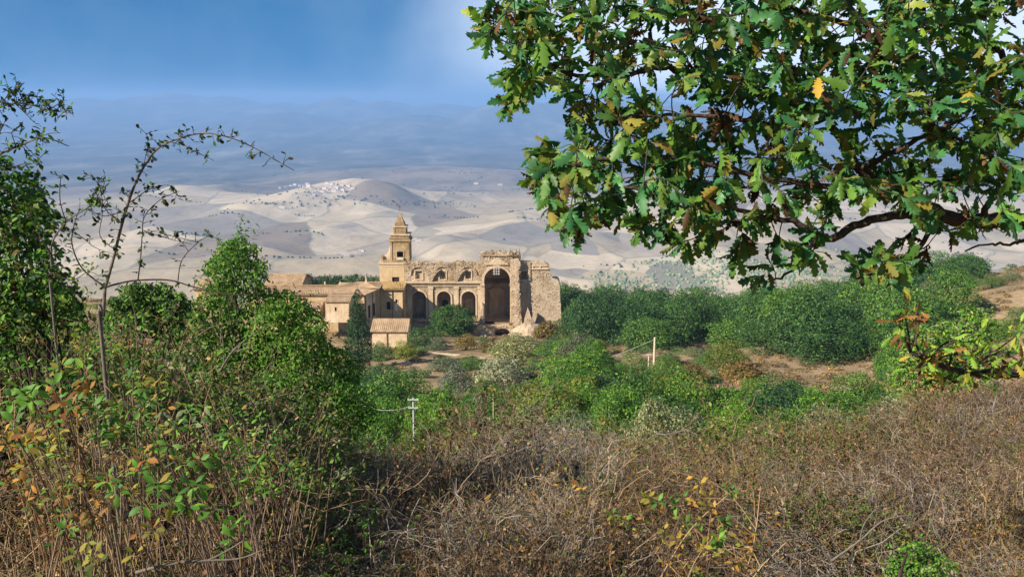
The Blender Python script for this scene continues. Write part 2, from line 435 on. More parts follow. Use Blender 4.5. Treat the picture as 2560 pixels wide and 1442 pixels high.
def hit(px, py, y0=3.0, y1=420.0):
    """where the ray through a pixel meets the hillside"""
    ys = np.exp(np.linspace(math.log(y0), math.log(y1), 500))
    d = at(px, py, 1.0)
    g = ground(ys*d.x, ys)
    b = np.nonzero(ys*d.z <= g)[0]
    Y = ys[b[0]] if len(b) else y1
    return d.x*Y, Y, gz(d.x*Y, Y)

ys = np.concatenate([np.linspace(-60, 0, 25)[:-1], np.exp(np.linspace(0, math.log(620), 190))-1])
us = np.linspace(-1, 1, 151)
YY, UU = np.meshgrid(ys, us, indexing='ij')
XX = UU*(45 + np.maximum(YY, 0)*0.95) * (1 + 0.6*UU**2)
ZZ = ground(XX.ravel(), YY.ravel())
GV = np.stack([XX.ravel(), YY.ravel(), ZZ], 1)
r_, c_ = YY.shape
idx = np.arange(r_*c_).reshape(r_, c_)
GF = np.stack([idx[:-1,:-1].ravel(), idx[:-1,1:].ravel(), idx[1:,1:].ravel(), idx[1:,:-1].ravel()], 1)
m, t = mat_new('dry_hillside')
P = geo_pos(t)
n1 = noise(t, P, 0.05, 6, 0.62, 0.8); n2 = noise(t, P, 0.9, 5, 0.7); n3 = noise(t, P, 7, 4, 0.7)
c = ramp(t, n1, [(0.36, (0.10,0.085,0.045)), (0.47, (0.26,0.185,0.105)), (0.58, (0.38,0.275,0.165)), (0.72, (0.30,0.215,0.12))])
c = tmix(t, tmath(t, 'MULTIPLY', ramp(t, n2, [(0.45, (0,0,0)), (0.62, (1,1,1))]), 0.6), c, (0.17,0.115,0.06))
c = tmix(t, tmath(t, 'MULTIPLY', ramp(t, n3, [(0.5, (0,0,0)), (0.7, (1,1,1))]), 0.5), c, (0.085,0.058,0.032))
finish(t, c, 0.95, 0.05, tmath(t, 'ADD', n3, n2), 0.6, 0.2)
M['hillside'] = m
hill = link('hillside_ground', np_mesh('hillside_ground', GV, GF, M['hillside'], smooth=True))
hill['kind'] = 'structure'

# ------------------------------------------------------------------ the valley, its low hills and the mountains
BR = np.array([300, 1000, 2400, 3500, 5000, 7000, 9000, 15000, 20000, 40000.])
BZ = np.array([-330, -425, -470, -500, -520, -545, -560, -580, -585, -590.])
def bumpdef(px, py, Y, wx, wy):
    p = at(px, py, Y); return (p.x, Y, p.z, wx, wy)
BUMPS = [bumpdef(1060,420,6550,1050,800), bumpdef(900,438,6500,800,650), bumpdef(1270,432,6650,950,750), bumpdef(770,458,6300,420,500), bumpdef(1430,452,6700,500,600),
         bumpdef(600,470,5800,380,420), bumpdef(500,478,5700,260,350), bumpdef(470,505,5000,160,300), bumpdef(800,514,4400,240,420), bumpdef(690,538,4300,240,380), bumpdef(590,560,4200,260,360),
         bumpdef(1080,540,4300,360,500), bumpdef(1300,560,3900,300,450), bumpdef(1550,560,4400,420,500), bumpdef(1850,545,4600,520,500), bumpdef(1480,625,3000,240,260), bumpdef(1180,640,2900,190,220), bumpdef(2200,560,4400,500,500),
         bumpdef(1150,615,3300,200,280), bumpdef(720,610,3300,260,300), bumpdef(560,640,3000,240,260), bumpdef(350,600,3600,300,350)]
MTS = [bumpdef(60,262,21000,1700,2500), bumpdef(215,243,22000,900,2200), bumpdef(420,232,22500,1300,2600), bumpdef(560,240,23000,900,2600), bumpdef(700,256,22500,1200,2500), bumpdef(850,243,23500,800,2500), bumpdef(960,247,23500,900,2500), bumpdef(1100,256,24000,1300,2500), bumpdef(1300,250,24000,1300,2600), bumpdef(1600,246,25000,1800,2600), bumpdef(2000,240,26000,2200,2600), bumpdef(2500,250,26000,2500,2600), bumpdef(-300,250,24000,2500,2600),
       bumpdef(560,302,17000,500,1600), bumpdef(720,282,17500,700,1700), bumpdef(1050,286,16500,900,1600), bumpdef(1250,262,17500,800,1700), bumpdef(1420,250,17500,1000,1800), bumpdef(1700,262,17000,1300,1800), bumpdef(2100,256,17500,1400,1800), bumpdef(2500,262,17500,1400,1800), bumpdef(150,312,17000,1500,1500)]
def ridgedef(pts, w, h):
    P = [at(*p) for p in pts]
    return ([(p.x, p.y) for p in P], w, h)
RIDGES = [ridgedef([(380,640,3300),(480,600,3600),(600,562,3950),(700,535,4200),(800,516,4450),(880,522,4600)], 170, 75),
          ridgedef([(640,640,3000),(760,605,3350),(860,580,3700),(940,560,4000)], 120, 34),
          ridgedef([(1040,640,2950),(1160,600,3350),(1290,566,3800),(1440,540,4200),(1620,520,4600)], 150, 55),
          ridgedef([(1180,665,2750),(1330,640,2900),(1500,605,3200),(1700,575,3600)], 120, 40),
          ridgedef([(1440,690,2450),(1620,660,2600),(1850,625,2900)], 110, 30),
          ridgedef([(450,560,4800),(520,520,5000),(560,490,5400)], 150, 80),
          ridgedef([(960,530,4700),(1100,505,5000),(1260,490,5200),(1400,495,5200)], 190, 55),
          ridgedef([(1700,520,4700),(1900,500,5000),(2200,490,5200),(2500,500,5200)], 220, 70),
          ridgedef([(1900,600,3400),(2150,575,3700),(2450,560,4000)], 170, 55),
          ridgedef([(60,620,3500),(200,580,3900),(330,560,4300)], 180, 70)]
def valley(x, y):
    r = np.sqrt(x*x + y*y)
    z = np.interp(y + 0*x, BR, BZ)
    roll = np.interp(r, [4400, 5700], [1.0, 0.4])*np.clip((r-1200)/1600, 0, 1)*np.clip((11000-r)/4000, 0.12, 1)
    z = z + roll*(fbm(x/780+3, y/1150, 11, 3)*78 + fbm(x/300, y/420, 23, 3)*20)
    base = z
    for (bx, by, bz, wx, wy) in BUMPS:
        d = ((x-bx)/wx)**2 + ((y-by)/wy)**2
        h = bz - np.interp(by, BR, BZ)
        z = z + np.maximum(np.interp(by, BR, BZ) + h*np.exp(-d) + fbm(x/260, y/380, 31, 3)*4*np.exp(-d*0.6) - z, 0)*np.clip(1.6*np.exp(-d*0.55), 0, 1)
    for (pl_, w_, h_) in RIDGES:
        best = np.full(z.shape, 1e18)
        wx_ = fbm(x/500, y/500, 51, 2)*90; 
        for (a, b) in zip(pl_[:-1], pl_[1:]):
            dx_, dy_ = b[0]-a[0], b[1]-a[1]
            f = np.clip(((x-a[0])*dx_+(y-a[1])*dy_)/(dx_*dx_+dy_*dy_), 0, 1)
            best = np.minimum(best, (x+wx_-a[0]-f*dx_)**2+((y-a[1]-f*dy_)*0.55)**2)
        z = z + h_*np.exp(-np.sqrt(best+900)/w_)
    mt = np.zeros_like(z)
    for (bx, by, bz, wx, wy) in MTS:
        d = ((x-bx)/wx)**2 + ((y-by)/wy)**2
        h = bz - (-585)
        mt = np.maximum(mt, h*np.exp(-d**0.8*0.45))
    rough = 1 + 0.10*fbm(x/1500, y/2200, 41, 5)
    return z + mt*rough
aa = np.linspace(-0.95, 0.95, 460)                      # tangent of the bearing
rr = np.concatenate([np.linspace(300, 2200, 12)[:-1], np.exp(np.linspace(math.log(2200), math.log(33000), 430))])
RR, AA = np.meshgrid(rr, aa, indexing='ij')
VX, VY = (AA*RR).ravel(), RR.ravel()
VZ = valley(VX, VY)
r_, c_ = RR.shape
idx = np.arange(r_*c_).reshape(r_, c_)
VF = np.stack([idx[:-1,:-1].ravel(), idx[:-1,1:].ravel(), idx[1:,1:].ravel(), idx[1:,:-1].ravel()], 1)
m, t = mat_new('valley_fields')
P = geo_pos(t)
sp = nn(t, 'ShaderNodeSeparateXYZ'); L(t, P, sp.inputs[0])
fl = nn(t, 'ShaderNodeCombineXYZ'); L(t, sp.outputs[0], fl.inputs[0]); L(t, sp.outputs[1], fl.inputs[1])
def vor(scale, feat, rot, sxy):
    wob = nn(t, 'ShaderNodeTexNoise'); wob.inputs['Scale'].default_value = 0.0018; wob.inputs['Detail'].default_value = 3
    L(t, fl.outputs[0], wob.inputs['Vector'])
    ad = nn(t, 'ShaderNodeVectorMath', operation='MULTIPLY_ADD')
    L(t, wob.outputs['Color'], ad.inputs[0]); ad.inputs[1].default_value = (130,130,0); L(t, fl.outputs[0], ad.inputs[2])
    v = nn(t, 'ShaderNodeTexVoronoi', feature=feat, voronoi_dimensions='2D'); v.inputs['Scale'].default_value = scale
    L(t, mapping(t, ad.outputs[0], sxy, (0,0,rot)), v.inputs['Vector'])
    return v
va = vor(1/300, 'F1', 0.5, (1, 0.55, 1)); vb = vor(1/140, 'F1', -0.3, (1, 0.45, 1)); ve = vor(1/300, 'DISTANCE_TO_EDGE', 0.5, (1, 0.55, 1))
sa = nn(t, 'ShaderNodeSeparateColor'); L(t, va.outputs['Color'], sa.inputs[0])
sb = nn(t, 'ShaderNodeSeparateColor'); L(t, vb.outputs['Color'], sb.inputs[0])
tan, pale, grey, brown, sage = (0.36,0.285,0.18), (0.48,0.39,0.27), (0.245,0.21,0.17), (0.21,0.16,0.11), (0.18,0.175,0.12)
ca = ramp(t, sa.outputs[0], [(0, tan), (0.28, pale), (0.5, grey), (0.62, tan), (0.8, brown), (0.9, pale)], 'CONSTANT')
cb = ramp(t, sb.outputs[0], [(0, pale), (0.3, tan), (0.66, grey), (0.8, sage), (0.9, tan)], 'CONSTANT')
big = noise(t, P, 0.00055, 4, 0.55, 0.3)
c = tmix(t, ramp(t, sa.outputs[1], [(0, (0,0,0)), (0.62, (0.5,0.5,0.5)), (0.85, (1,1,1))], 'CONSTANT'), ca, cb)
c = tmix(t, ramp(t, big, [(0.35, (0.25,0.25,0.25)), (0.6, (0.0,0.0,0.0))]), c, tan)
c = tmix(t, ramp(t, ve.outputs['Distance'], [(0.0, (0.75,0.75,0.75)), (0.03, (0,0,0))]), c, (0.20,0.19,0.13))
c = tmix(t, tmath(t, 'MULTIPLY', ramp(t, noise(t, P, 0.006, 5, 0.7), [(0.5, (0,0,0)), (0.66, (1,1,1))]), 0.3), c, (0.26,0.23,0.17))
# the scrub and dark ploughland of the far plain, the grey hill of the village
yf = nn(t, 'ShaderNodeMapRange', interpolation_type='SMOOTHSTEP'); yf.inputs['From Min'].default_value = -350; yf.inputs['From Max'].default_value = 150
edge = nn(t, 'ShaderNodeMapRange', interpolation_type='SMOOTHSTEP')
for k_, v_ in (('From Min', -1750), ('From Max', -1150), ('To Min', 5950), ('To Max', 6850)): edge.inputs[k_].default_value = v_
L(t, sp.outputs[0], edge.inputs['Value'])
L(t, tmath(t, 'SUBTRACT', tmath(t, 'ADD', sp.outputs[1], tmath(t, 'MULTIPLY', tmath(t, 'SUBTRACT', big, 0.5), 700)), edge.outputs[0]), yf.inputs['Value'])
far = ramp(t, noise(t, mapping(t, P, (1.5, 0.55, 1)), 0.0014, 6, 0.7, 0.4), [(0.36, (0.05,0.055,0.045)), (0.50, (0.10,0.097,0.08)), (0.60, (0.16,0.15,0.12)), (0.72, (0.30,0.27,0.21))])
c = tmix(t, yf.outputs[0], c, far)
vg = nn(t, 'ShaderNodeMapRange', interpolation_type='SMOOTHSTEP'); vg.inputs['From Min'].default_value = 4750; vg.inputs['From Max'].default_value = 5250
L(t, tmath(t, 'ADD', sp.outputs[1], tmath(t, 'MULTIPLY', tmath(t, 'SUBTRACT', big, 0.5), 1200)), vg.inputs['Value'])
hillc = ramp(t, noise(t, P, 0.0032, 6, 0.65, 0.4), [(0.38, (0.11,0.10,0.08)), (0.48, (0.165,0.14,0.112)), (0.58, (0.225,0.185,0.145))])
hillc = tmix(t, 0.22, hillc, tmix(t, 1.0, cb, (0.62,0.62,0.66), 'MULTIPLY'))
c = tmix(t, tmath(t, 'MULTIPLY', vg.outputs[0], tmath(t, 'SUBTRACT', 1.0, yf.outputs[0])), c, hillc)
c = tmix(t, 1.0, c, ramp(t, noise(t, mapping(t, P, (1.0, 0.5, 1)), 0.011, 7, 0.72, 0.5), [(0.32, (0.74,0.73,0.72)), (0.5, (1,1,1)), (0.68, (1.13,1.12,1.10))]), 'MULTIPLY')
finish(t, c, 0.95, 0.03, noise(t, P, 0.02, 4, 0.6), 0.5, 10.0)
M['fields'] = m
vo = link('valley_plain', np_mesh('valley_plain', np.stack([VX, VY, VZ], 1), VF, M['fields'], smooth=True))
vo['kind'] = 'structure'
def vz(x, y): return float(valley(np.array([float(x)]), np.array([float(y)]))[0])
def vhit(px, py, y0=2000.0, y1=12000.0):
    ysv = np.linspace(y0, y1, 1500); d = at(px, py, 1.0)
    g = valley(ysv*d.x, ysv); b = np.nonzero(ysv*d.z <= g)[0]
    Y = ysv[b[0]] if len(b) else y1
    return d.x*Y, Y, vz(d.x*Y, Y)

# ------------------------------------------------------------------ air
HAZE_TOP = float(max(VZ.max(), GV[:,2].max())) + 12.0
hb = MB().box(-34000, 34000, -3000, 34500, -640, HAZE_TOP)
m, t = mat_new('haze_air')
pv = nn(t, 'ShaderNodeVolumePrincipled')
pv.inputs['Color'].default_value = (0.26, 0.47, 0.84, 1)
pv.inputs['Density'].default_value = 9.0e-5
pv.inputs['Anisotropy'].default_value = 0.0
o_ = nn(t, 'ShaderNodeOutputMaterial'); L(t, pv.outputs[0], o_.inputs['Volume'])
hz = hb.build('haze', m)
hz['kind'] = 'stuff'

# skyline of the near bank as the picture shows it (pixel column, pixel row)
CREST = np.array([(-400,740),(0,765),(170,775),(300,800),(420,850),(520,905),(620,985),(720,1050),(860,1090),(940,1092),(1040,1092),(1120,1062),(1200,1008),(1300,985),(1400,1002),(1500,1048),(1560,1090),(1680,1104),(1760,1100),(1850,1086),(1950,1064),(2060,1048),(2200,1018),(2330,990),(2400,960),(2560,930),(3000,900)], dtype=float)
# ------------------------------------------------------------------ the ruined church and the convent beside it
rnd = random.Random(7)
def PX(px, Y, py=740): return at(px, py, Y).x
def PZ(py, Y): return at(1280, py, Y).z
def arch(x0, x1, zb, zt, rise=None, n=10):
    r = (x1-x0)/2; rise = r if rise is None else rise; zs = zt-rise; cx = (x0+x1)/2
    return [(x0, zb), (x1, zb), (x1, zs)] + [(cx+r*math.cos(PI*i/n), zs+rise*math.sin(PI*i/n)) for i in range(1, n)] + [(x0, zs)]
def rect(x0, x1, z0, z1): return [(x0,z0),(x1,z0),(x1,z1),(x0,z1)]
def ragged(pts, amp, step):
    """a broken edge: the polyline cut into short pieces and jogged"""
    out = []
    for (a, b) in zip(pts[:-1], pts[1:]):
        d = math.hypot(b[0]-a[0], b[1]-a[1]); n = max(1, int(d/step))
        for i in range(n):
            f = i/n; j = amp if i else amp*0.3
            out.append((a[0]+(b[0]-a[0])*f+rnd.uniform(-j, j)*0.5, a[1]+(b[1]-a[1])*f+rnd.uniform(-j, j)))
    out.append(pts[-1]); return out
def archband(x0, x1, zb, zt, w, y0, y1, n=12):
    """raised moulding round an arched opening"""
    mb = MB(); r = (x1-x0)/2; cx = (x0+x1)/2; zs = zt-r
    ins = [(x0, zb)]+[(cx-r*math.cos(PI*i/n), zs+r*math.sin(PI*i/n)) for i in range(n+1)]+[(x1, zb)]
    q = r+w
    outs = [(x0-w, zb)]+[(cx-q*math.cos(PI*i/n), zs+q*math.sin(PI*i/n)) for i in range(n+1)]+[(x1+w, zb)]
    for i in range(len(ins)-1):
        a, b, c, d = ins[i], ins[i+1], outs[i+1], outs[i]
        mb.hexa([(a[0],y0,a[1]),(b[0],y0,b[1]),(b[0],y1,b[1]),(a[0],y1,a[1]),(d[0],y0,d[1]),(c[0],y0,c[1]),(c[0],y1,c[1]),(d[0],y1,d[1])])
    return mb
def frame_mb(x0, x1, z0, z1, w, y0, y1):
    return MB().box(x0-w, x0, y0, y1, z0-w, z1+w).box(x1, x1+w, y0, y1, z0-w, z1+w).box(x0, x1, y0, y1, z1, z1+w).box(x0, x1, y0, y1, z0-w, z0)

CY = 240.0
X = lambda px: PX(px, CY); Z = lambda py: PZ(py, CY)
church = empty('church_ruin', (X(1180), CY, Z(800)), 'roofless ruin of a baroque church with three chapel arches and a tall open arch', 'church ruin')
ZB = Z(812)
# nave wall with three chapel arches and three upper windows
AR = [(1030.5,1064.5),(1092.5,1126.5),(1154,1188.5)]
UW = [(1039.5,1056.5,675,697),(1100,1115,677,698),(1164,1178,676,697)]
top = ragged([(X(1213),Z(652)),(X(1203),Z(655)),(X(1190),Z(657)),(X(1150),Z(654)),(X(1110),Z(657)),(X(1060),Z(654)),(X(1022),Z(656)),(X(1011.5),Z(658))], 0.27, 0.7)
outline = [(X(1011.5),ZB),(X(1213),ZB)]+top
holes = [arch(X(a),X(b),Z(796),Z(728)) for a, b in AR]+[arch(X(a),X(b),Z(d),Z(c),0.55) for a, b, c, d in UW]
MB().prism([outline]+holes, CY, CY+1.6).build('nave_wall', M['church'], church)
MB().prism([[(X(1013),Z(706.5)),(X(1211),Z(706.5)),(X(1211),Z(703)),(X(1013),Z(703))]], CY-0.85, CY-0.003).box(X(1012),X(1212),CY-0.5,CY-0.003,Z(711),Z(707)).box(X(1012.5),X(1211.5),CY-0.28,CY-0.003,Z(716),Z(713.5)).build('cornice', M['trim'], church)
for px in (1024, 1077, 1141, 1200):
    MB().box(X(px-5.5),X(px+5.5),CY-0.32,CY-0.003,Z(795),Z(722)).box(X(px-6.8),X(px+6.8),CY-0.45,CY-0.003,Z(721.5),Z(716.5)).box(X(px-6.8),X(px+6.8),CY-0.48,CY-0.003,Z(800),Z(795.3)).build('pilaster', M['plaster'], church)
for a, b in AR:
    archband(X(a)-0.02, X(b)+0.02, Z(795), Z(728)+0.02, 0.42, CY-0.2, CY-0.004).build('arch_moulding', M['trim'], church)
for i, (a, b) in enumerate(AR):
    x0, x1, zb, zt = X(a)-0.5, X(b)+0.5, Z(798), Z(724)
    mb = MB().box(x0,x1,CY+4.2,CY+4.6,zb,zt).box(x0-0.4,x0,CY+1.6,CY+4.6,zb,zt).box(x1,x1+0.4,CY+1.6,CY+4.6,zb,zt).box(x0-0.4,x1+0.4,CY+1.6,CY+4.6,zt,zt+0.4).box(x0-0.4,x1+0.4,CY-0.4,CY+4.6,zb-0.5,zb)
    ch = mb.build('side_chapel', M['church'], church)
    xc = (x0+x1)/2; xw = (x1-x0)
    fr = frame_mb(xc-xw*0.2, xc+xw*0.2, Z(785), Z(755), 0.3, CY+3.8, CY+4.19).box(xc-xw*0.42,xc-xw*0.32,CY+3.6,CY+4.19,Z(796),Z(750)).box(xc+xw*0.32,xc+xw*0.42,CY+3.6,CY+4.19,Z(796),Z(750)).box(xc-xw*0.45,xc+xw*0.45,CY+3.5,CY+4.19,Z(749.5),Z(746))
    fr.prism([[(xc-xw*0.45,Z(745)),(xc+xw*0.45,Z(745)),(xc+xw*0.2,Z(739)),(xc,Z(736)),(xc-xw*0.2,Z(739))]], CY+3.6, CY+4.19)
    f = fr.build('altar_frame', M['trim'], ch)
    if i == 1: MB().prism([arch(xc-xw*0.17,xc+xw*0.17,Z(786),Z(757))], CY+4.05, CY+4.18).build('niche', M['dark_wood'], ch)
    else: MB().box(xc-xw*0.185,xc+xw*0.185,CY+4.05,CY+4.18,Z(784.5),Z(755.5)).build('altar_panel', M['plaster'], ch)
# upper windows: bricked up or open, with their bars
for i, (a, b, c, d) in enumerate(UW):
    w = frame_mb(X(a)-0.02, X(b)+0.02, Z(d)-0.02, Z(c)-0.2, 0.28, CY-0.16, CY-0.005).build('window_frame', M['trim'], church)
    if i == 0: MB().box(X(a)-0.1,X(b)+0.1,CY+0.55,CY+0.8,Z(d)-0.1,Z(c)).build('blocked_opening', M['plaster'], w)
    else:
        mb = MB().box(X(a)-0.1,X(b)+0.1,CY+0.75,CY+0.95,Z(d)-0.1,Z(c)).build('blocked_opening', M['plaster'], w)
        g = MB()
        for k in (1, 2): g.box(X(a)+(X(b)-X(a))*k/3-0.07, X(a)+(X(b)-X(a))*k/3+0.07, CY+0.5, CY+0.62, Z(d), Z(c))
        for k in (1, 2, 3): g.box(X(a), X(b), CY+0.48, CY+0.5, Z(d)+(Z(c)-Z(d))*k/4-0.06, Z(d)+(Z(c)-Z(d))*k/4+0.06)
        g.build('window_bars', M['dark_trim'], w)
# springers of the lost vault between the windows: inverted wedges with curved ribs
for xc in (1078, 1141):
    pts = [(X(xc)-0.35,Z(702)),(X(xc)+0.35,Z(702)),(X(xc)+0.9,Z(690)),(X(xc)+1.7,Z(680)),(X(xc)+2.6,Z(673)),(X(xc)+1.2,Z(675)),(X(xc),Z(677.5)),(X(xc)-1.2,Z(675)),(X(xc)-2.6,Z(673)),(X(xc)-1.7,Z(680)),(X(xc)-0.9,Z(690))]
    MB().prism([pts], CY-0.75, CY-0.003).build('vault_springer', M['church'], church)
for xa, xb in ((1029,1067),(1086,1131),(1151,1190)):
    mb = MB(); x0, x1 = X(xa), X(xb); cx = (x0+x1)/2; r = (x1-x0)/2; n = 12; zs = Z(686); h = Z(667)-Z(686)
    for i in range(n):
        q = []
        for (k, dr) in ((i, 0), (i+1, 0), (i+1, 0.32), (i, 0.32)):
            th = PI*k/n; q.append((cx-(r+dr)*math.cos(th), zs+(h+dr)*math.sin(th)))
        a, b, c_, d = q
        y0, y1 = CY-0.34, CY-0.006
        mb.hexa([(a[0],y0,a[1]),(b[0],y0,b[1]),(b[0],y1,b[1]),(a[0],y1,a[1]),(d[0],y0,d[1]),(c_[0],y0,c_[1]),(c_[0],y1,c_[1]),(d[0],y1,d[1])])
    mb.build('wall_rib', M['church'], church)
# torn end of the nave wall beside the crossing, left end return
MB().prism([[(X(1000),ZB),(X(1030),ZB)]+ragged([(X(1028),Z(795)),(X(1018),Z(770)),(X(1014.5),Z(740)),(X(1016),Z(708)),(X(1011.5),Z(705))],0.3,0.8)+[(X(1006),Z(705)),(X(1004),Z(760))]], CY-1.6, CY-0.34).build('torn_edge', M['rubble'], church)
# tall crossing arch
CYF = CY-1.2
ct = ragged([(X(1302),Z(648)),(X(1300),Z(632)),(X(1290),Z(628.5)),(X(1262),Z(629.5)),(X(1235),Z(627.5)),(X(1213),Z(628.5)),(X(1203),Z(632)),(X(1202),Z(640)),(X(1205),Z(652))], 0.35, 0.6)
out = [(X(1205),ZB-1),(X(1302),ZB-1)]+ct
MB().prism([out, arch(X(1211),X(1275),Z(806),Z(667))], CYF, CYF+2.4).build('crossing_wall', M['church'], church)
archband(X(1211)-0.03, X(1275)+0.03, Z(806), Z(667)+0.03, 0.55, CYF-0.3, CYF-0.004, 16).build('arch_moulding', M['trim'], church)
MB().box(X(1203),X(1212),CYF-0.55,CYF-0.31,Z(806),Z(712)).box(X(1201.5),X(1212),CYF-0.8,CYF-0.31,Z(711.5),Z(706)).build('pilaster', M['plaster'], church)
MB().prism([ragged([(X(1213),Z(660)),(X(1272),Z(660))],0.1,1)+ragged([(X(1268),Z(655)),(X(1243),Z(641)),(X(1225),Z(653)),(X(1213),Z(660))],0.15,1)], CYF-0.35, CYF-0.003).build('broken_pediment', M['trim'], church)
MB().box(X(1206),X(1300),CYF-0.35,CYF-0.003,Z(637.5),Z(635)).build('string_course', M['church'], church)
# apse behind the arch: side walls, half-round vault, end wall with a barred window and the high altar
AY0, AY1 = CYF+2.4, CYF+9.5
ax0, ax1 = X(1209), X(1277)
zs, r = Z(700), (ax1-ax0)/2
ap = MB().box(ax0-0.8,ax0,AY0,AY1,Z(812),zs).box(ax1,ax1+0.8,AY0,AY1,Z(812),zs)
n = 14
for i in range(n):
    q = []
    for (k, dr) in ((i, 0), (i+1, 0), (i+1, 0.8), (i, 0.8)):
        th = PI*k/n; q.append(((ax0+ax1)/2-(r+dr)*math.cos(th), zs+(r+dr)*math.sin(th)))
    a, b, c_, d = q
    ap.hexa([(a[0],AY0,a[1]),(b[0],AY0,b[1]),(b[0],AY1,b[1]),(a[0],AY1,a[1]),(d[0],AY0,d[1]),(c_[0],AY0,c_[1]),(c_[0],AY1,c_[1]),(d[0],AY1,d[1])])
apse = ap.build('apse', M['ochre'], church)
AY = AY1-0.02
def AX(px): return PX(px, AY)
def AZ(py): return PZ(py, AY)
wx0, wx1, wz0, wz1 = AX(1233), AX(1249), AZ(688), AZ(670)
MB().prism([arch(ax0-0.75, ax1+0.75, Z(812), zs+r+0.6, r+0.75, 16), rect(wx0,wx1,wz0,wz1)], AY1, AY1+0.8).build('apse_wall', M['plaster'], church)
g = MB()
for k in (1, 2): g.box(wx0+(wx1-wx0)*k/3-0.1, wx0+(wx1-wx0)*k/3+0.1, AY1+0.2, AY1+0.32, wz0, wz1)
for k in (1, 2): g.box(wx0, wx1, AY1+0.18, AY1+0.2, wz0+(wz1-wz0)*k/3-0.09, wz0+(wz1-wz0)*k/3+0.09)
g.build('window_bars', M['dark_trim'], apse)
MB().box(ax0,ax1,AY-1.0,AY,AZ(701),AZ(697)).box(ax0,ax1,AY-0.6,AY,AZ(707),AZ(702)).box(ax0,ax0+0.5,AY0+0.1,AY-1.01,AZ(703),AZ(698)).box(ax1-0.5,ax1,AY0+0.1,AY-1.01,AZ(703),AZ(698)).build('entablature', M['dark_trim'], apse)
al = MB().prism([arch(AX(1228),AX(1256),AZ(797),AZ(718),0.9), arch(AX(1234.5),AX(1249.5),AZ(774),AZ(737),0.7)], AY-0.5, AY)
al.box(AX(1223),AX(1227.5),AY-0.8,AY,AZ(797),AZ(728)).box(AX(1256.5),AX(1261),AY-0.8,AY,AZ(797),AZ(728)).box(AX(1221.5),AX(1229),AY-0.95,AY,AZ(727.5),AZ(723)).box(AX(1255),AX(1262.5),AY-0.95,AY,AZ(727.5),AZ(723))
al.prism([[(AX(1222),AZ(722.5)),(AX(1232),AZ(718)),(AX(1237),AZ(712)),(AX(1242),AZ(709)),(AX(1247),AZ(712)),(AX(1252),AZ(718)),(AX(1262),AZ(722.5)),(AX(1255),AZ(722.5)),(AX(1249),AZ(717)),(AX(1242),AZ(714)),(AX(1235),AZ(717)),(AX(1229),AZ(722.5))]], AY-0.9, AY)
alo = al.build('high_altar', M['trim'], church)
archband(AX(1236),AX(1248),AZ(772),AZ(740),0.25,AY-0.3,AY-0.02).build('niche_moulding', M['trim'], alo)
MB().box(AX(1222),AX(1262),AY-1.8,AY-1.0,AZ(806),AZ(789)).box(AX(1219),AX(1265),AY-2.1,AY-0.97,AZ(788.5),AZ(786)).build('altar_table', M['trim'], alo)
MB().box(ax0,ax1,CYF-1.4,AY1,ZB-1.2,Z(806)).box(X(1213),X(1273),CYF-2.0,CYF-1.61,ZB-1.2,Z(808)).build('apse_floor', M['rubble'], church)
# ragged pier to the right of the arch
p1 = ragged([(X(1276),Z(826)),(X(1277),Z(780)),(X(1276),Z(720)),(X(1275.5),Z(664)),(X(1276),Z(645))],0.10,0.9)
p2 = ragged([(X(1295),Z(642)),(X(1300),Z(652)),(X(1299),Z(700)),(X(1302),Z(760)),(X(1306),Z(800)),(X(1312),Z(832))],0.35,0.7)
MB().prism([p1+p2], CYF-0.95, CYF-0.31).build('broken_pier', M['rubble'], church)
MB().prism([ragged([(X(1286),Z(832)),(X(1285),Z(770)),(X(1288),Z(690)),(X(1291),Z(664))],0.2,0.8)+ragged([(X(1297),Z(668)),(X(1298),Z(730)),(X(1304),Z(790)),(X(1310),Z(834))],0.3,0.7)], CYF-1.5, CYF-0.96).build('pier_core', M['rubble'], church)
MB().prism([ragged([(X(1196),Z(830)),(X(1198),Z(800)),(X(1203),Z(772)),(X(1206),Z(752))],0.3,0.8)+ragged([(X(1209),Z(756)),(X(1211),Z(800)),(X(1213),Z(832))],0.2,0.8)], CYF-1.9, CYF-0.56).build('broken_pier', M['rubble'], church)
# right transept wall stepping down to the wood
RY = CY-0.6
Xr = lambda px: PX(px, RY); Zr = lambda py: PZ(py, RY)
tr = ragged([(Xr(1404),Zr(792)),(Xr(1401),Zr(745)),(Xr(1398.5),Zr(712)),(Xr(1395),Zr(700)),(Xr(1381),Zr(694)),(Xr(1377),Zr(686)),(Xr(1373),Zr(663)),(Xr(1364),Zr(657)),(Xr(1360),Zr(653.5))],0.22,0.9)+ragged([(Xr(1360),Zr(653.5)),(Xr(1330),Zr(653)),(Xr(1299),Zr(653))],0.2,1.0)
MB().prism([[(Xr(1297),Zr(818)),(Xr(1407),Zr(818))]+tr+[(Xr(1297),Zr(655))], arch(Xr(1303),Xr(1319),Zr(699),Zr(677),0.5)], RY, RY+1.8).build('transept_wall', M['grey_wall'], church)
MB().box(Xr(1372),Xr(1400),RY+1.81,RY+9,Zr(818),Zr(706)).build('transept_return', M['grey_wall'], church)
g = frame_mb(Xr(1303),Xr(1319),Zr(699),Zr(677),0.35,RY-0.18,RY-0.004)
wf = g.build('window_frame', M['trim'], church)
MB().box(Xr(1302.5),Xr(1319.5),RY+0.9,RY+1.1,Zr(699.5),Zr(676.5)).build('blocked_opening', M['plaster'], wf)
g = MB()
for k in (1, 2): g.box(Xr(1303)+1.6*k/3-0.08, Xr(1303)+1.6*k/3+0.08, RY+0.55, RY+0.68, Zr(699), Zr(677))
for k in (1, 2, 3): g.box(Xr(1303), Xr(1319), RY+0.53, RY+0.55, Zr(699)+2.2*k/4-0.07, Zr(699)+2.2*k/4+0.07)
g.build('window_bars', M['dark_trim'], wf)
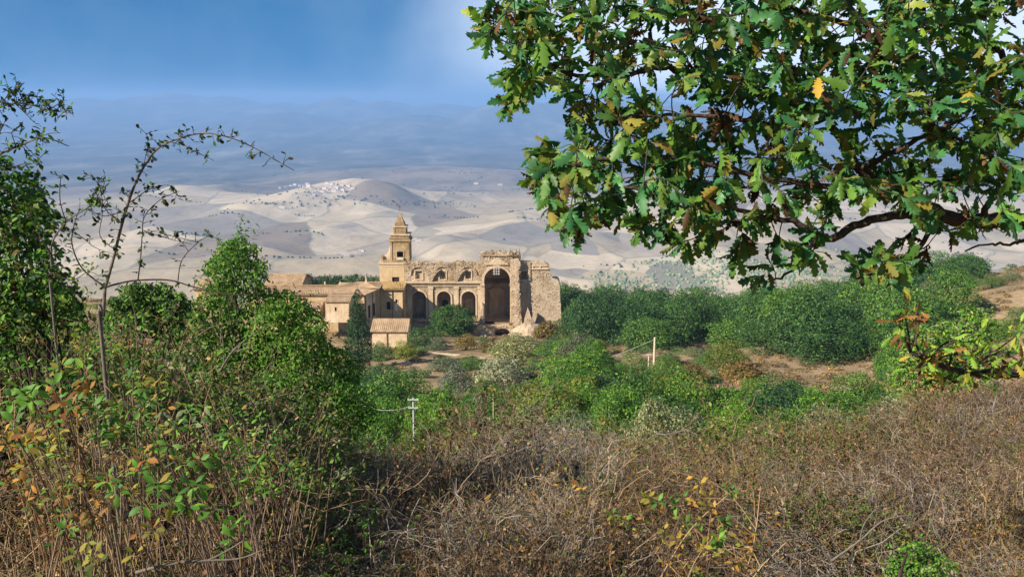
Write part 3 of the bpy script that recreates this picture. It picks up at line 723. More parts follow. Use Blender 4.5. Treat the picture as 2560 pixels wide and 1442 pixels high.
MB().box(Xr(1321),Xr(1326),RY-0.25,RY-0.003,Zr(702),Zr(656)).build('pilaster', M['grey_wall'], church)
MB().box(Xr(1328),Xr(1371),RY-0.35,RY-0.003,Zr(673),Zr(670.5)).box(Xr(1328),Xr(1368),RY-0.25,RY-0.003,Zr(665),Zr(663)).box(Xr(1330),Xr(1333),RY-0.22,RY-0.004,Zr(670),Zr(665.2)).box(Xr(1348),Xr(1351),RY-0.22,RY-0.004,Zr(670),Zr(665.2)).build('string_course', M['plaster'], church)
# rough stones standing proud of the broken faces
def stones(n, boxes, mat, parent, smin=0.12, smax=0.4):
    mb = MB()
    for i in range(n):
        x0, x1, z0, z1, y = boxes[i % len(boxes)]
        s = rnd.uniform(smin, smax); x = rnd.uniform(x0, x1); z = rnd.uniform(z0, z1); h = s*rnd.uniform(0.45, 0.9)
        j = lambda: rnd.uniform(-0.06, 0.06)
        mb.hexa([(x+j(),y-s*0.35+j(),z+j()),(x+s+j(),y-s*0.35+j(),z+j()),(x+s,y+0.05,z),(x,y+0.05,z),(x+j(),y-s*0.35+j(),z+h+j()),(x+s+j(),y-s*0.35+j(),z+h+j()),(x+s,y+0.05,z+h),(x,y+0.05,z+h)])
    o = mb.build('wall_stones', mat, parent); o['kind'] = 'stuff'; return o
stones(300, [(X(1015),X(1205),Z(665),Z(658),CY),(X(1015),X(1205),Z(672),Z(658),CY),(X(1206),X(1270),Z(660),Z(632),CYF),(X(1014),X(1205),Z(700),Z(664),CY)], M['church'], church, 0.12, 0.34)
stones(260, [(X(1278),X(1299),Z(820),Z(660),CYF-0.95),(X(1288),X(1298),Z(830),Z(670),CYF-1.5),(X(1004),X(1012),Z(795),Z(712),CY-1.6)], M['rubble'], church, 0.15, 0.5)
stones(170, [(Xr(1327),Xr(1396),Zr(785),Zr(703),RY),(Xr(1327),Xr(1372),Zr(700),Zr(675),RY)], M['grey_wall'], church, 0.12, 0.36)
# the sunken crypt wall and its dark vault mouth
KY = CY-6.5
Xk = lambda px: PX(px, KY, 830); Zk = lambda py: PZ(py, KY)
ko = [(Xk(1175),Zk(868)),(Xk(1345),Zk(868))]+ragged([(Xk(1350),Zk(860)),(Xk(1336),Zk(832)),(Xk(1318),Zk(822)),(Xk(1290),Zk(816)),(Xk(1262),Zk(812)),(Xk(1236),Zk(814)),(Xk(1205),Zk(813)),(Xk(1188),Zk(822)),(Xk(1176),Zk(836))],0.4,0.8)
MB().prism([ko, arch(Xk(1238),Xk(1274),Zk(842),Zk(820.5),1.1)], KY, KY+1.2).build('crypt_wall', M['rubble'], church)
MB().box(Xk(1236),Xk(1276),KY+5,KY+5.3,Zk(846),Zk(818)).box(Xk(1235),Xk(1236),KY+1.21,KY+5.3,Zk(846),Zk(818)).box(Xk(1276),Xk(1277),KY+1.21,KY+5.3,Zk(846),Zk(818)).box(Xk(1235),Xk(1277),KY+1.21,KY+5.3,Zk(818),Zk(817)).build('crypt_vault', M['dark_trim'], church)
archband(Xk(1238)-0.02, Xk(1274)+0.02, Zk(834), Zk(820.5)+0.9, 0.3, KY-0.14, KY-0.004).build('arch_moulding', M['rubble'], church) if False else None
stones(200, [(Xk(1185),Xk(1236),Zk(866),Zk(824),KY),(Xk(1276),Xk(1330),Zk(862),Zk(826),KY),(Xk(1215),Xk(1300),Zk(819),Zk(815),KY)], M['rubble'], church, 0.15, 0.5)
# lone stump of masonry in front
q = [(X(1308),Z(834))]+ragged([(X(1333),Z(834)),(X(1332),Z(806)),(X(1329),Z(788)),(X(1325),Z(780)),(X(1321),Z(766)),(X(1318.5),Z(762)),(X(1315),Z(776)),(X(1311),Z(790)),(X(1308),Z(812)),(X(1308),Z(834))],0.25,0.7)
stump = empty('masonry_stump', (X(1320), CY-3, Z(830)), 'pointed stump of broken masonry standing alone before the grey transept wall', 'ruin fragment')
MB().prism([q], CY-3.6, CY-2.4).build('core', M['rubble'], stump)
stones(40, [(X(1311),X(1328),Z(826),Z(790),CY-3.6)], M['rubble'], stump, 0.15, 0.4)
# fallen stone round the foot of the church
def rubble_heap(name, label, pxs, n, mat, y0, y1, smin, smax, seed):
    rr_ = random.Random(seed); mb = MB()
    for i in range(n):
        px = rr_.uniform(*pxs); Y = rr_.uniform(y0, y1); x = PX(px, Y); z = gz(x, Y)
        s = rr_.uniform(smin, smax)*(0.5+rr_.random()**2)
        P8 = [Vector((x+s*sx*rr_.uniform(.6,1), Y+s*sy*rr_.uniform(.6,1), z+s*(0.15+0.5*sz)*rr_.uniform(.6,1.2))) for sz in (-1,1) for sx, sy in ((-1,-1),(1,-1),(1,1),(-1,1))]
        mb.hexa(P8)
    o = mb.build(name, mat, loc=(PX(sum(pxs)/2, y0), y0, gz(PX(sum(pxs)/2, y0), y0)))
    tag(o, label, 'rubble', None, 'stuff'); return o

# ------------------------------------------------------------------ bell tower
TY = CY+0.2
Xt = lambda px: PX(px, TY, 660); Zt = lambda py: PZ(py, TY)
bt = empty('bell_tower', (Xt(998), TY, Zt(800)), 'ochre bell tower with stepped tiers and a pointed spire left of the ruin', 'bell tower')
D = lambda px0, px1: Xt(px1)-Xt(px0)
def tier(px0, px1, pya, pyb, name, mat, inset=0.0, parent=bt):
    w = D(px0, px1); c = TY+0.2+D(948, 1012)/2
    return MB().box(Xt(px0), Xt(px1), c-w/2, c+w/2, Zt(pyb), Zt(pya)).build(name, mat, parent)
tc_ = TY+0.2+D(948, 1012)/2
w0 = D(948,1012)
MB().prism([rect(Xt(948),Xt(1012),Zt(812),Zt(660)), rect(Xt(979),Xt(997),Zt(708),Zt(693))], tc_-w0/2, tc_-w0/2+1.0).box(Xt(948),Xt(949),tc_-w0/2+1.0,tc_+w0/2,Zt(812),Zt(660)).box(Xt(1011),Xt(1012),tc_-w0/2+1.0,tc_+w0/2,Zt(812),Zt(660)).box(Xt(949),Xt(1011),tc_+w0/2-0.5,tc_+w0/2,Zt(812),Zt(660)).build('base_storey', M['ochre'], bt)
MB().box(Xt(979),Xt(997),tc_-w0/2+0.35,tc_-w0/2+0.5,Zt(708),Zt(693)).build('shutter', M['dark_wood'], bt)
tier(944.5, 1014, 657.5, 661, 'cornice', M['trim'])
tier(947, 1012.5, 661.2, 666, 'cornice', M['plaster'])
tier(956, 1014, 653, 657.3, 'belfry_plinth', M['tower'])
wb = D(975,1023.5); yb = tc_-wb/2
bf = MB().prism([rect(Xt(975),Xt(1023.5),Zt(656),Zt(606)), arch(Xt(991.5),Xt(1007.5),Zt(649),Zt(627.5),0.5)], yb, yb+0.8)
bf.box(Xt(975),Xt(976),yb+0.8,yb+wb,Zt(656),Zt(606)).box(Xt(1022.5),Xt(1023.5),yb+0.8,yb+wb,Zt(656),Zt(606)).box(Xt(976),Xt(1022.5),yb+wb-0.5,yb+wb,Zt(656),Zt(606)).box(Xt(975.2),Xt(1023.3),yb+0.02,yb+wb-0.02,Zt(606),Zt(605.2))
bfo = bf.build('belfry', M['tower'], bt)
for pa, pb in ((975.5,980),(1018.5,1023)): MB().box(Xt(pa),Xt(pb),yb-0.16,yb-0.003,Zt(655),Zt(607)).build('corner_pilaster', M['tower'], bfo)
MB().box(Xt(990),Xt(1009),yb-0.6,yb-0.003,Zt(650.5),Zt(649)).box(Xt(991),Xt(1008),yb-0.5,yb-0.4,Zt(648.9),Zt(644)).build('balcony', M['plaster'], bfo)
frame_mb(Xt(991.3),Xt(1007.7),Zt(649),Zt(630),0.14,yb-0.1,yb-0.004).build('window_frame', M['trim'], bfo)
bell = MB(); c0 = ((Xt(991)+Xt(1008))/2, yb+2.2)
rings = [(0.10,638),(0.28,639),(0.34,642),(0.42,646),(0.55,648)]
for k, (rr1, pyy) in enumerate(rings):
    bell.v += [(c0[0]+rr1*math.cos(2*PI*j/10), c0[1]+rr1*math.sin(2*PI*j/10), Zt(pyy)) for j in range(10)]
for k in range(4):
    bell.f += [(k*10+j, k*10+(j+1)%10, (k+1)*10+(j+1)%10, (k+1)*10+j) for j in range(10)]
bell.f += [tuple(range(9,-1,-1)), tuple(40+j for j in range(10))]
bell.box(Xt(977),Xt(1021),yb+2.1,yb+2.3,Zt(637.5),Zt(635.5)).build('bell', M['iron'], bt)
tier(971.5, 1026.5, 600.5, 605, 'cornice', M['tower']); tier(974, 1024.5, 597, 600.3, 'cornice', M['dark_trim'])
tier(977, 1022, 590.5, 596.8, 'attic', M['tower']); tier(974, 1024.5, 587.5, 590.3, 'cornice', M['trim'])
tier(983, 1015, 571, 587.3, 'drum', M['tower']); tier(981, 1017, 568, 570.8, 'cornice', M['trim'])
for px in (985.5, 1012.5):
    MB().box(Xt(px-1.8),Xt(px+1.8),tc_-D(983,1015)/2-0.12,tc_-D(983,1015)/2-0.003,Zt(587),Zt(571)).build('corner_pilaster', M['tower'], bt)
ws = D(985.5,1011.5)/2; xs = Xt(998.5); za, zb_, zm = Zt(568), Zt(532), Zt(559)
wm = ws*(zm-zb_)/(za-zb_)
sp_ = MB().hexa([(xs-ws,tc_-ws,za),(xs+ws,tc_-ws,za),(xs+ws,tc_+ws,za),(xs-ws,tc_+ws,za),(xs-wm-.12,tc_-wm-.12,zm),(xs+wm+.12,tc_-wm-.12,zm),(xs+wm+.12,tc_+wm+.12,zm),(xs-wm-.12,tc_+wm+.12,zm)]).build('spire_foot', M['dark_trim'], bt)
MB().add([(xs-wm,tc_-wm,zm),(xs+wm,tc_-wm,zm),(xs+wm,tc_+wm,zm),(xs-wm,tc_+wm,zm),(xs,tc_,zb_)], [(0,1,4),(1,2,4),(2,3,4),(3,0,4)]).build('spire', M['tower'], bt)
MB().box(xs-0.05,xs+0.05,tc_-0.05,tc_+0.05,zb_-0.3,Zt(515)).box(xs-0.45,xs+0.45,tc_-0.04,tc_+0.04,Zt(522),Zt(521)).build('cross', M['iron'], bt)
MB().prism([[(Xt(954),Zt(656)),(Xt(974.8),Zt(656)),(Xt(974.8),Zt(620)),(Xt(971),Zt(621)),(Xt(969),Zt(632)),(Xt(964),Zt(640)),(Xt(957),Zt(644)),(Xt(954),Zt(648))]], tc_-1.0, tc_+0.2).build('scroll_buttress', M['plaster'], bt)
MB().box(Xt(951.5),Xt(955.5),tc_-1.6,tc_-0.8,Zt(656),Zt(641)).build('pinnacle', M['tower'], bt)
# scaffolding on the crossing
scf = empty('scaffolding', (X(1288), CYF-1, Z(650)), 'rusty scaffold poles and boards on the broken top of the tall crossing', 'scaffolding')
for px in (1275.5, 1281, 1291, 1298.5):
    for dy in ((-0.55,) if px in (1281, 1291) else (-0.55, 1.0)):
        MB().box(X(px)-0.07,X(px)+0.07,CYF+dy-0.07,CYF+dy+0.07,Z(668) if dy < 0 else Z(640),Z(619+rnd.uniform(0,6))).build('pole', M['scaffold'], scf)
for py in (628, 636, 644): MB().box(X(1272),X(1301),CYF-0.75,CYF-0.63,Z(py)-0.06,Z(py)+0.06).build('rail', M['scaffold'], scf)
MB().box(X(1276),X(1299),CYF-0.6,CYF+0.9,Z(626.5)-0.05,Z(626.5)+0.05).build('deck_board', M['scaffold'], scf) if False else None

# ------------------------------------------------------------------ roofs with ribs of tile
def tile_roof(a, b, c, d, pitch=0.42, amp=0.07, thick=0.14):
    """a,b eave ends, c,d ridge ends (d above a): rows of round tiles as a ribbed sheet with a soffit"""
    a, b, c, d = (Vector(v) for v in (a, b, c, d))
    n = max(2, int((b-a).length/pitch)); nrm_ = (b-a).cross(d-a).normalized()
    if nrm_.z < 0: nrm_ = -nrm_
    V = []; F = []
    prof = [(0,0),(0.25,0.75),(0.5,1),(0.75,0.75)]
    cols = [(i+f)/n for i in range(n) for f, _ in prof]+[1.0]
    hs = [h for i in range(n) for _, h in prof]+[0]
    rows = 5
    for r_i in range(rows+1):
        v = r_i/rows
        for u, h in zip(cols, hs):
            p = (a.lerp(b, u)).lerp(d.lerp(c, u), v)
            wob = 0.05*math.sin(u*23+v*5)+0.03*rnd.random()
            V.append(p+nrm_*(h*amp+wob*0.6+thick))
    m_ = len(cols)
    for r_i in range(rows):
        for i in range(m_-1):
            q = r_i*m_+i; F.append((q, q+1, q+1+m_, q+m_))
    mb = MB(); mb.add(V, F)
    mb.add([a, b, c, d, a+nrm_*thick, b+nrm_*thick, c+nrm_*thick, d+nrm_*thick], [(3,2,1,0),(0,1,5,4),(1,2,6,5),(2,3,7,6),(3,0,4,7)])
    return mb
# ------------------------------------------------------------------ convent block and its long wing
BY = 234.0
Xb = lambda px: PX(px, BY); Zb = lambda py: PZ(py, BY)
cv = empty('convent_block', (Xb(980), BY, Zb(800)), 'plain ochre convent block under the bell tower with drainpipes and small dark windows', 'house')
xR, xC = Xb(1009), Xb(947.5)
zE = Zb(722)
A = at(911, 738, 226.5); xL, yL = A.x, 226.5
WIN = [(965.5,976,774,754),(988,993.5,757,748)]
MB().prism([rect(xC+0.002, xR, Zb(830), zE)]+[rect(Xb(a),Xb(b),Zb(c),Zb(d)) for a, b, c, d in WIN], BY, BY+0.6).box(xR-0.5,xR,BY+0.6,BY+7.5,Zb(830),zE).build('front_wall', M['ochre'], cv)
MB().hexa([(xL,yL,Zb(830)),(xC,BY,Zb(830)),(xC-0.5,BY+0.4,Zb(830)),(xL-0.5,yL+0.4,Zb(830)),(xL,yL,zE),(xC,BY,zE),(xC-0.5,BY+0.4,zE),(xL-0.5,yL+0.4,zE)]).build('side_wall', M['plaster'], cv)
for a, b, c, d in WIN:
    w = MB().box(Xb(a),Xb(b),BY+0.3,BY+0.4,Zb(c),Zb(d)).build('window', M['dark_wood'], cv)
    frame_mb(Xb(a),Xb(b),Zb(c),Zb(d),0.14,BY-0.06,BY-0.003).build('window_frame', M['trim'], w)
MB().box(Xb(986.5),Xb(993.5),BY-0.08,BY-0.003,Zb(776),Zb(759)).build('door', M['door_white'], cv)
for f in (0.28, 0.62):
    for hw in (0.055,):
        u0, u1 = f-hw, f+hw
        P0 = Vector((xL,yL,0)).lerp(Vector((xC,BY,0)), u0); P1 = Vector((xL,yL,0)).lerp(Vector((xC,BY,0)), u1)
        nv = Vector((BY-yL, -(xC-xL), 0)).normalized()*0.08
        if nv.x < 0: nv = -nv
        z0, z1 = Zb(782), Zb(752)
        w = MB().hexa([(P0.x+nv.x,P0.y+nv.y,z0),(P1.x+nv.x,P1.y+nv.y,z0),(P1.x,P1.y,z0),(P0.x,P0.y,z0),(P0.x+nv.x,P0.y+nv.y,z1),(P1.x+nv.x,P1.y+nv.y,z1),(P1.x,P1.y,z1),(P0.x,P0.y,z1)]).build('window', M['dark_wood'], cv)
for px, nm in ((980.5, 0), (949.5, 0), (1007, 0)):
    MB().tube([(Xb(px),BY-0.14,Zb(795)),(Xb(px),BY-0.14,zE-0.05)], 0.13, k=6).build('drainpipe', M['dark_trim'], cv)
for f in (0.02, 0.5, 0.8):
    P0 = Vector((xL+0.16,yL-0.03,0)).lerp(Vector((xC+0.16,BY-0.03,0)), f)
    MB().tube([(P0.x,P0.y,Zb(800)),(P0.x,P0.y,zE-0.05)], 0.11, k=6).build('drainpipe', M['dark_trim'], cv)
# roof: ochre slope over the front, pale slope over the side
rz = PZ(706.5, BY+6.2)+0.4
tile_roof((xC+0.1,BY-0.5,zE),(xR+0.3,BY-0.5,zE),(xR+0.3,BY+6.2,rz-0.3),(xC-6.5,BY+6.2,rz-0.3)).build('front_roof', M['roof_ochre'], cv)
tile_roof((xL+0.35,yL-0.4,zE),(xC+0.35,BY-0.5,zE),(xC-6.5,BY+6.2,rz-0.3),(xL-6.5,yL+2.5,rz-0.3)).build('side_roof', M['roof_tile'], cv)
MB().box(xC-0.1,xR+0.25,BY-0.62,BY-0.003,zE-0.22,zE-0.02).build('gutter', M['dark_trim'], cv)
MB().box(Xb(955),Xb(1012),BY-4.5,BY-0.7,Zb(830),Zb(794)).box(Xb(955),Xb(1012),BY-4.6,BY-4.3,Zb(793.6),Zb(790)).build('terrace', M['plaster'], cv)
# long wing to the left
LY = 226.0
WR, WP = PZ(719, 231), PZ(713.5, 231)
Xl = lambda px: PX(px, LY); Zl = lambda py: PZ(py, LY)
lw = empty('convent_wing', (Xl(780), LY, Zl(800)), 'long low convent wing with a dentilled eave and ochre tiled roof, left of the block', 'house')
MB().prism([rect(Xl(615),xL-0.002,Zl(830),Zl(737))]+[rect(Xl(p),Xl(p+9),Zl(778),Zl(760)) for p in (700,742,784,826)], LY+0.2, LY+0.8).build('front_wall', M['ochre'], lw)
for p in (700,742,784,826):
    w = MB().box(Xl(p),Xl(p+9),LY+0.5,LY+0.6,Zl(778),Zl(760)).build('window', M['dark_wood'], lw)
MB().box(Xl(612),xL-0.6,LY-0.25,LY+0.19,Zl(738.5),Zl(735.5)).build('eave_cornice', M['dark_trim'], lw)
tile_roof((Xl(612),LY-0.3,Zl(735)),(xL-0.6,LY-0.3,Zl(735)),(xL-3.0,LY+5,WR),(Xl(630),LY+5,WR)).build('roof', M['roof_tile'], lw)
mb = MB()
for i in range(62):
    x = Xl(640)+(Xl(838)-Xl(640))*i/62
    mb.prism([arch(x, x+0.22, WR, WP, 0.11, 4)], LY+5.0, LY+5.2)
mb.box(Xl(630),Xl(842),LY+4.96,LY+5.24,WP,WP+0.14)
pz = mb.build('parapet', M['roof_tile'], lw)
for px in (803, 842):
    MB().box(Xl(px-1.5),Xl(px+1.5),LY+4.9,LY+5.3,WP+0.141,WP+0.9).build('finial', M['plaster'], lw)
# higher hipped roof rising behind the wing
hp = empty('hipped_house', (Xl(878), LY+9, Zl(800)), 'pale hipped tile roof rising between the long wing and the bell tower', 'house')
hx0, hx1, hy0, hy1, hz0 = PX(835, LY+6), PX(950, LY+6), LY+6, LY+14, PZ(722, LY+6)
MB().box(hx0+.3,hx1-.3,hy0+.3,hy1-.3,Zl(830),hz0).build('wall', M['ochre'], hp)
rz2 = PZ(708, LY+10)
tile_roof((hx0,hy0,hz0),(hx1,hy0,hz0),((hx0+hx1)/2+2,LY+10,rz2),((hx0+hx1)/2-2.5,LY+10,rz2)).build('roof', M['roof_tile'], hp)
MB().add([(hx0,hy0,hz0+.1),((hx0+hx1)/2-2.5,LY+10,rz2+.1),(hx0,hy1,hz0+.1),(hx1,hy0,hz0+.1),((hx0+hx1)/2+2,LY+10,rz2+.1),(hx1,hy1,hz0+.1)],[(0,1,2),(3,5,4),(1,4,5,2)]).build('hip_end', M['roof_tile'], hp)
ob = empty('stone_pinnacle', (PX(916,236), 236, PZ(720,236)), 'slim pale pinnacle on the roof left of the bell tower', 'pinnacle')
MB().box(PX(911.5,236),PX(920.5,236),235.5,236.5,PZ(722,236),PZ(706,236)).build('pedestal', M['plaster'], ob)
px0, px1, zo = PX(913.5,236), PX(918.5,236), PZ(706,236)
MB().add([(px0,235.75,zo),(px1,235.75,zo),(px1,236.25,zo),(px0,236.25,zo),((px0+px1)/2,236,PZ(678,236))],[(0,1,4),(1,2,4),(2,3,4),(3,0,4)]).build('spike', M['trim'], ob)
# small gabled house in front of the wing
def gable_house(name, label, pL, pR, pyE, pyG, pyB, Y, depth, gable='right', mat='plaster', roof='roof_tile', wins=(), overhang=0.35, rise=1.4):
    x0, x1, zE_, zB_ = PX(pL, Y, pyE), PX(pR, Y, pyE), PZ(pyE, Y), PZ(pyB, Y)
    h = empty(name, ((x0+x1)/2, Y, zB_), label, 'house')
    ym = Y+depth/2; zR = max(PZ(pyG, ym)-0.2, zE_+0.35)
    hol = [rect(PX(a,Y,pyE),PX(b,Y,pyE),PZ(c,Y),PZ(d,Y)) for a, b, c, d in wins]
    MB().prism([rect(x0,x1,zB_,zE_)]+hol, Y, Y+0.4).build('wall', M[mat], h)
    MB().box(x0,x1,Y+depth-0.4,Y+depth,zB_,zE_).build('wall', M[mat], h)
    for sx in (x0, x1-0.35):
        mb = MB(); V = [(sx,Y+0.4,zB_),(sx,Y+depth-0.4,zB_),(sx,Y+depth-0.4,zE_),(sx,ym,zR),(sx,Y+0.4,zE_)]
        mb.add(V+[(a+0.35,b,c) for a, b, c in V], [(0,1,2,3,4),(9,8,7,6,5),(0,5,6,1),(1,6,7,2),(2,7,8,3),(3,8,9,4),(4,9,5,0)])
        mb.build('gable_wall', M[mat], h)
    for a, b, c, d in wins:
        MB().box(PX(a,Y,pyE),PX(b,Y,pyE),Y+0.2,Y+0.3,PZ(c,Y),PZ(d,Y)).build('window', M['dark_wood'], h)
    o = overhang
    tile_roof((x0-o,Y-o,zE_-0.1),(x1+o,Y-o,zE_-0.1),(x1+o,ym,zR),(x0-o,ym,zR)).build('roof_slope', M[roof], h)
    tile_roof((x0-o,Y+depth+o,zE_-0.1),(x1+o,Y+depth+o,zE_-0.1),(x1+o,ym,zR),(x0-o,ym,zR)).build('roof_slope', M[roof], h)
    MB().tube([(x0-o,ym,zR+0.18),(x1+o,ym,zR+0.18)], 0.16, k=6).build('ridge_tiles', M['roof_tile'], h)
    return h
gable_house('stone_cottage', 'small pale stone cottage with a shallow tiled roof just left of the cypress', 815, 872, 754, 738, 806, 214, 9, wins=[(836,841,778,768)], rise=1.5)
gable_house('stone_shed', 'low ruined-looking stone shed farther left among the green bushes', 758, 800, 768, 755, 806, 216, 6, mat='church', wins=[(774,781,787,774)], rise=1.0)
gable_house('old_house', 'tan house with an orange tiled roof at the far left end of the convent', 486, 556, 724, 696, 800, 232, 12, mat='ochre', rise=2.6)
gable_house('roofed_outhouse', 'low tan outhouse seen behind the pointed green bush', 664, 752, 714, 684, 800, 238, 12, mat='church', rise=2.3)
# barn with the big tile slope
bn = gable_house('tiled_barn', 'barn with a broad pale tiled roof slope below the convent terrace', 930, 1017, 829, 797, 880, 203, 8.5, mat='plaster', rise=2.3)
MB().tube([(PX(967,202.8,840),202.85,PZ(870,203)),(PX(967,202.8,840),202.85,PZ(831,203))], 0.09, k=6).build('drainpipe', M['dark_trim'], bn)
rubble_heap('fallen_stone', 'heaps of fallen pale stone along the foot of the ruined church', (1010, 1215), 260, M['rubble'], 230, 239, 0.12, 0.5, 3)
rubble_heap('rubble_slope', 'bright rubble spilling down below the lone masonry stump', (1276, 1352), 330, M['rubble'], 222, 234, 0.12, 0.6, 4)
# the mound under the bright rubble
md = MB(); n = 14
for i in range(n):
    for j in range(n):
        u, v = i/(n-1)*2-1, j/(n-1)*2-1
        x = PX(1322, 231)+u*4.8; y = 230+v*8; h = 4.0*max(0, 1-u*u*0.9-v*v)**0.7
        md.v.append((x, y, gz(x, y)-0.5+h+rnd.uniform(-.25,.25)))
md.f = [(i*n+j, (i+1)*n+j, (i+1)*n+j+1, i*n+j+1) for i in range(n-1) for j in range(n-1)]
mo = md.build('rubble_mound', M['rubble'], loc=(PX(1322,231),230,gz(PX(1322,231),230)))
mo['kind'] = 'structure'
# ------------------------------------------------------------------ foliage helpers
def rnd_dirs(rng, n):
    v = rng.normal(size=(n, 3)); return v/np.linalg.norm(v, axis=1, keepdims=True)
def unit(v): return v/np.maximum(np.linalg.norm(v, axis=1, keepdims=True), 1e-9)
RHOMB = (np.array([(0,0,0),(0.45,0.27,0.07),(1,0,-0.05),(0.45,-0.27,0.07)]), np.array([(0,1,2),(0,2,3)]))
LEAF6 = (np.array([(0,0,0),(0.3,0.2,0.05),(0.68,0.2,0.03),(1,0,-0.12),(0.68,-0.2,0.03),(0.3,-0.2,0.05),(0.5,0,-0.03)]),
         np.array([(0,1,6),(1,2,6),(2,3,6),(3,4,6),(4,5,6),(5,0,6)]))
def place_leaves(tpl, pos, axis, normal, size):
    tV, tF = tpl
    ax = unit(axis); by = unit(np.cross(normal, ax)); nz = np.cross(ax, by)
    V = pos[:,None,:] + size[:,None,None]*(tV[None,:,0,None]*ax[:,None,:] + tV[None,:,1,None]*by[:,None,:] + tV[None,:,2,None]*nz[:,None,:])
    F = tF[None] + (np.arange(len(pos))*len(tV))[:,None,None]
    return V.reshape(-1, 3), F.reshape(-1, tF.shape[1])
def lobe_points(rng, lobes, n, inner=0.25, sub=True):
    """points and outward directions on the skin of a heap of lobes (some inside)"""
    lob = np.array(lobes, dtype=np.float64)                    # cx cy cz rx ry rz
    if sub:
        extra = []
        for l in lob:
            for k in range(9):
                d = rng.normal(size=3); d /= np.linalg.norm(d)
                if d[2] < -0.5: d[2] *= -1
                s = rng.uniform(0.26, 0.46)
                extra.append(np.concatenate([l[:3]+d*l[3:]*0.86, l[3:]*s]))
        lob[:,3:] *= 0.84
        lob = np.concatenate([lob, np.array(extra)])
    w = (lob[:,3]*lob[:,4]*lob[:,5])**(2/3)
    k = rng.choice(len(lob), size=int(n*2.2), p=w/w.sum())
    d = rnd_dirs(rng, len(k))
    d[:,2] = np.where((d[:,2] < 0) & (rng.random(len(k)) < 0.5), -d[:,2], d[:,2])
    rad = rng.uniform(0.86, 1.06, len(k))
    ins = rng.random(len(k)) < inner
    rad = np.where(ins, rng.uniform(0.4, 0.9, len(k)), rad)
    P = lob[k,:3] + d*lob[k,3:]*rad[:,None]
    keep = np.ones(len(k), bool)
    for j in range(len(lob)):
        q = (((P-lob[j,:3])/lob[j,3:])**2).sum(1)
        keep &= ~((q < 0.62) & (k != j) & ~ins)
    P, d = P[keep][:n], d[keep][:n]
    return P, d
def crown_mesh(name, mats, seed, lobes, n, size, tpl=RHOMB, inner=0.2, sub=True, mix=None, droop=0.0):
    rng = np.random.default_rng(seed)
    P, d = lobe_points(rng, lobes, n, inner, sub)
    nor = unit(d + rng.normal(size=P.shape)*0.36 + np.array([0,0,0.25]))
    ax = np.cross(nor, rng.normal(size=P.shape)) + np.array([0,0,-droop])
    sz = size*rng.uniform(0.6, 1.35, len(P))
    V, F = place_leaves(tpl, P, ax, nor, sz)
    mats = mats if isinstance(mats, list) else [mats]
    mi = None
    if len(mats) > 1:
        pr = np.array(mix, dtype=float); mi = np.repeat(rng.choice(len(mats), size=len(P), p=pr/pr.sum()), len(tpl[1]))
    return np_mesh(name, V, F, mats, mi)
def trunk_mesh(name, mat, h, r, lobes, seed, nl=6):
    rr_ = random.Random(seed); V = []; F = []
    def add(pts, a, b, k):
        v, f = tube_np([Vector(p) for p in pts], a, b, k); o = len(V)
        V.extend([tuple(p) for p in v]); F.extend([tuple(i+o for i in q) for q in f])
    top = (rr_.uniform(-.3,.3), rr_.uniform(-.3,.3), h*0.55)
    add([(0,0,-0.6),(0,0,0.2),(top[0]*0.4,top[1]*0.4,h*0.28),top], r, r*0.5, 8)
    for l in rr_.sample(list(lobes), min(nl, len(lobes))):
        z0 = h*rr_.uniform(0.22, 0.5); f = z0/(h*0.55)
        s = (top[0]*f, top[1]*f, z0); e = tuple(l[:3])
        m_ = tuple((s[i]+e[i])/2+rr_.uniform(-.2,.2) for i in range(3))
        add([s, m_, e], r*0.42, r*0.1, 5)
    me = bpy.data.meshes.new(name); me.from_pydata(V, [], F); me.materials.append(mat); me.update()
    return me
def crown_lobes(seed, w, h, z0, n, shape='round'):
    rr_ = random.Random(seed); out = []
    for i in range(n):
        a = i*2.399+rr_.uniform(-.4,.4)
        if shape == 'round':
            v = (i+0.5)/n; ph = math.acos(1-1.55*v); rad = math.sin(ph)
            x = math.cos(a)*rad*w*0.33; y = math.sin(a)*rad*w*0.33; z = z0+(h-z0)*(0.42+0.36*math.cos(ph))
            s = w*rr_.uniform(0.17, 0.27)
            out.append((x, y, z, s, s, s*rr_.uniform(0.75, 0.95)))
        else:
            v = (i+0.5)/n; x = math.cos(a)*w*0.28*math.sqrt(v); y = math.sin(a)*w*0.28*math.sqrt(v)
            z = z0+(h-z0)*(rr_.uniform(0.42, 0.78)*(1-0.62*v)); s = w*rr_.uniform(0.17, 0.27)
            out.append((x, y, z, s, s, s*0.9))
    if shape == 'round':
        for i in range(6):
            a = i*1.047+rr_.uniform(-.3,.3); s = w*rr_.uniform(0.19, 0.26)
            out.append((math.cos(a)*w*0.27, math.sin(a)*w*0.27, z0+(h-z0)*0.13, s, s, s*0.85))
    out.append((0, 0, z0+(h-z0)*(0.42 if shape == 'round' else 0.3), w*0.34, w*0.34, (h-z0)*0.36))
    return out
PROTO = {}
def proto_tree(key, w, h, z0, nl, n, size, mats, seed, mix=None, shape='round', tpl=RHOMB, trunk_r=0.25, bark='bark_dark'):
    lobes = crown_lobes(seed, w, h, z0, nl, shape)
    PROTO[key] = (w, h, crown_mesh('crown', mats, seed+1, lobes, n, size, tpl, mix=mix), trunk_mesh('trunk', M[bark], h, trunk_r, lobes, seed+2))
for s in range(5):
    proto_tree(('holm', s), 9.5, 9.0, 0.6, 17, 6000, 0.36, [M['holm'], M['holm_dark']], 100+s*11, (0.8, 0.2))
for s in (5, 6):
    proto_tree(('holm', s), 9.0, 8.6, 0.6, 17, 6000, 0.36, [M['lush'], M['holm'], M['yellow_green']], 160+s*11, (0.5, 0.42, 0.08))
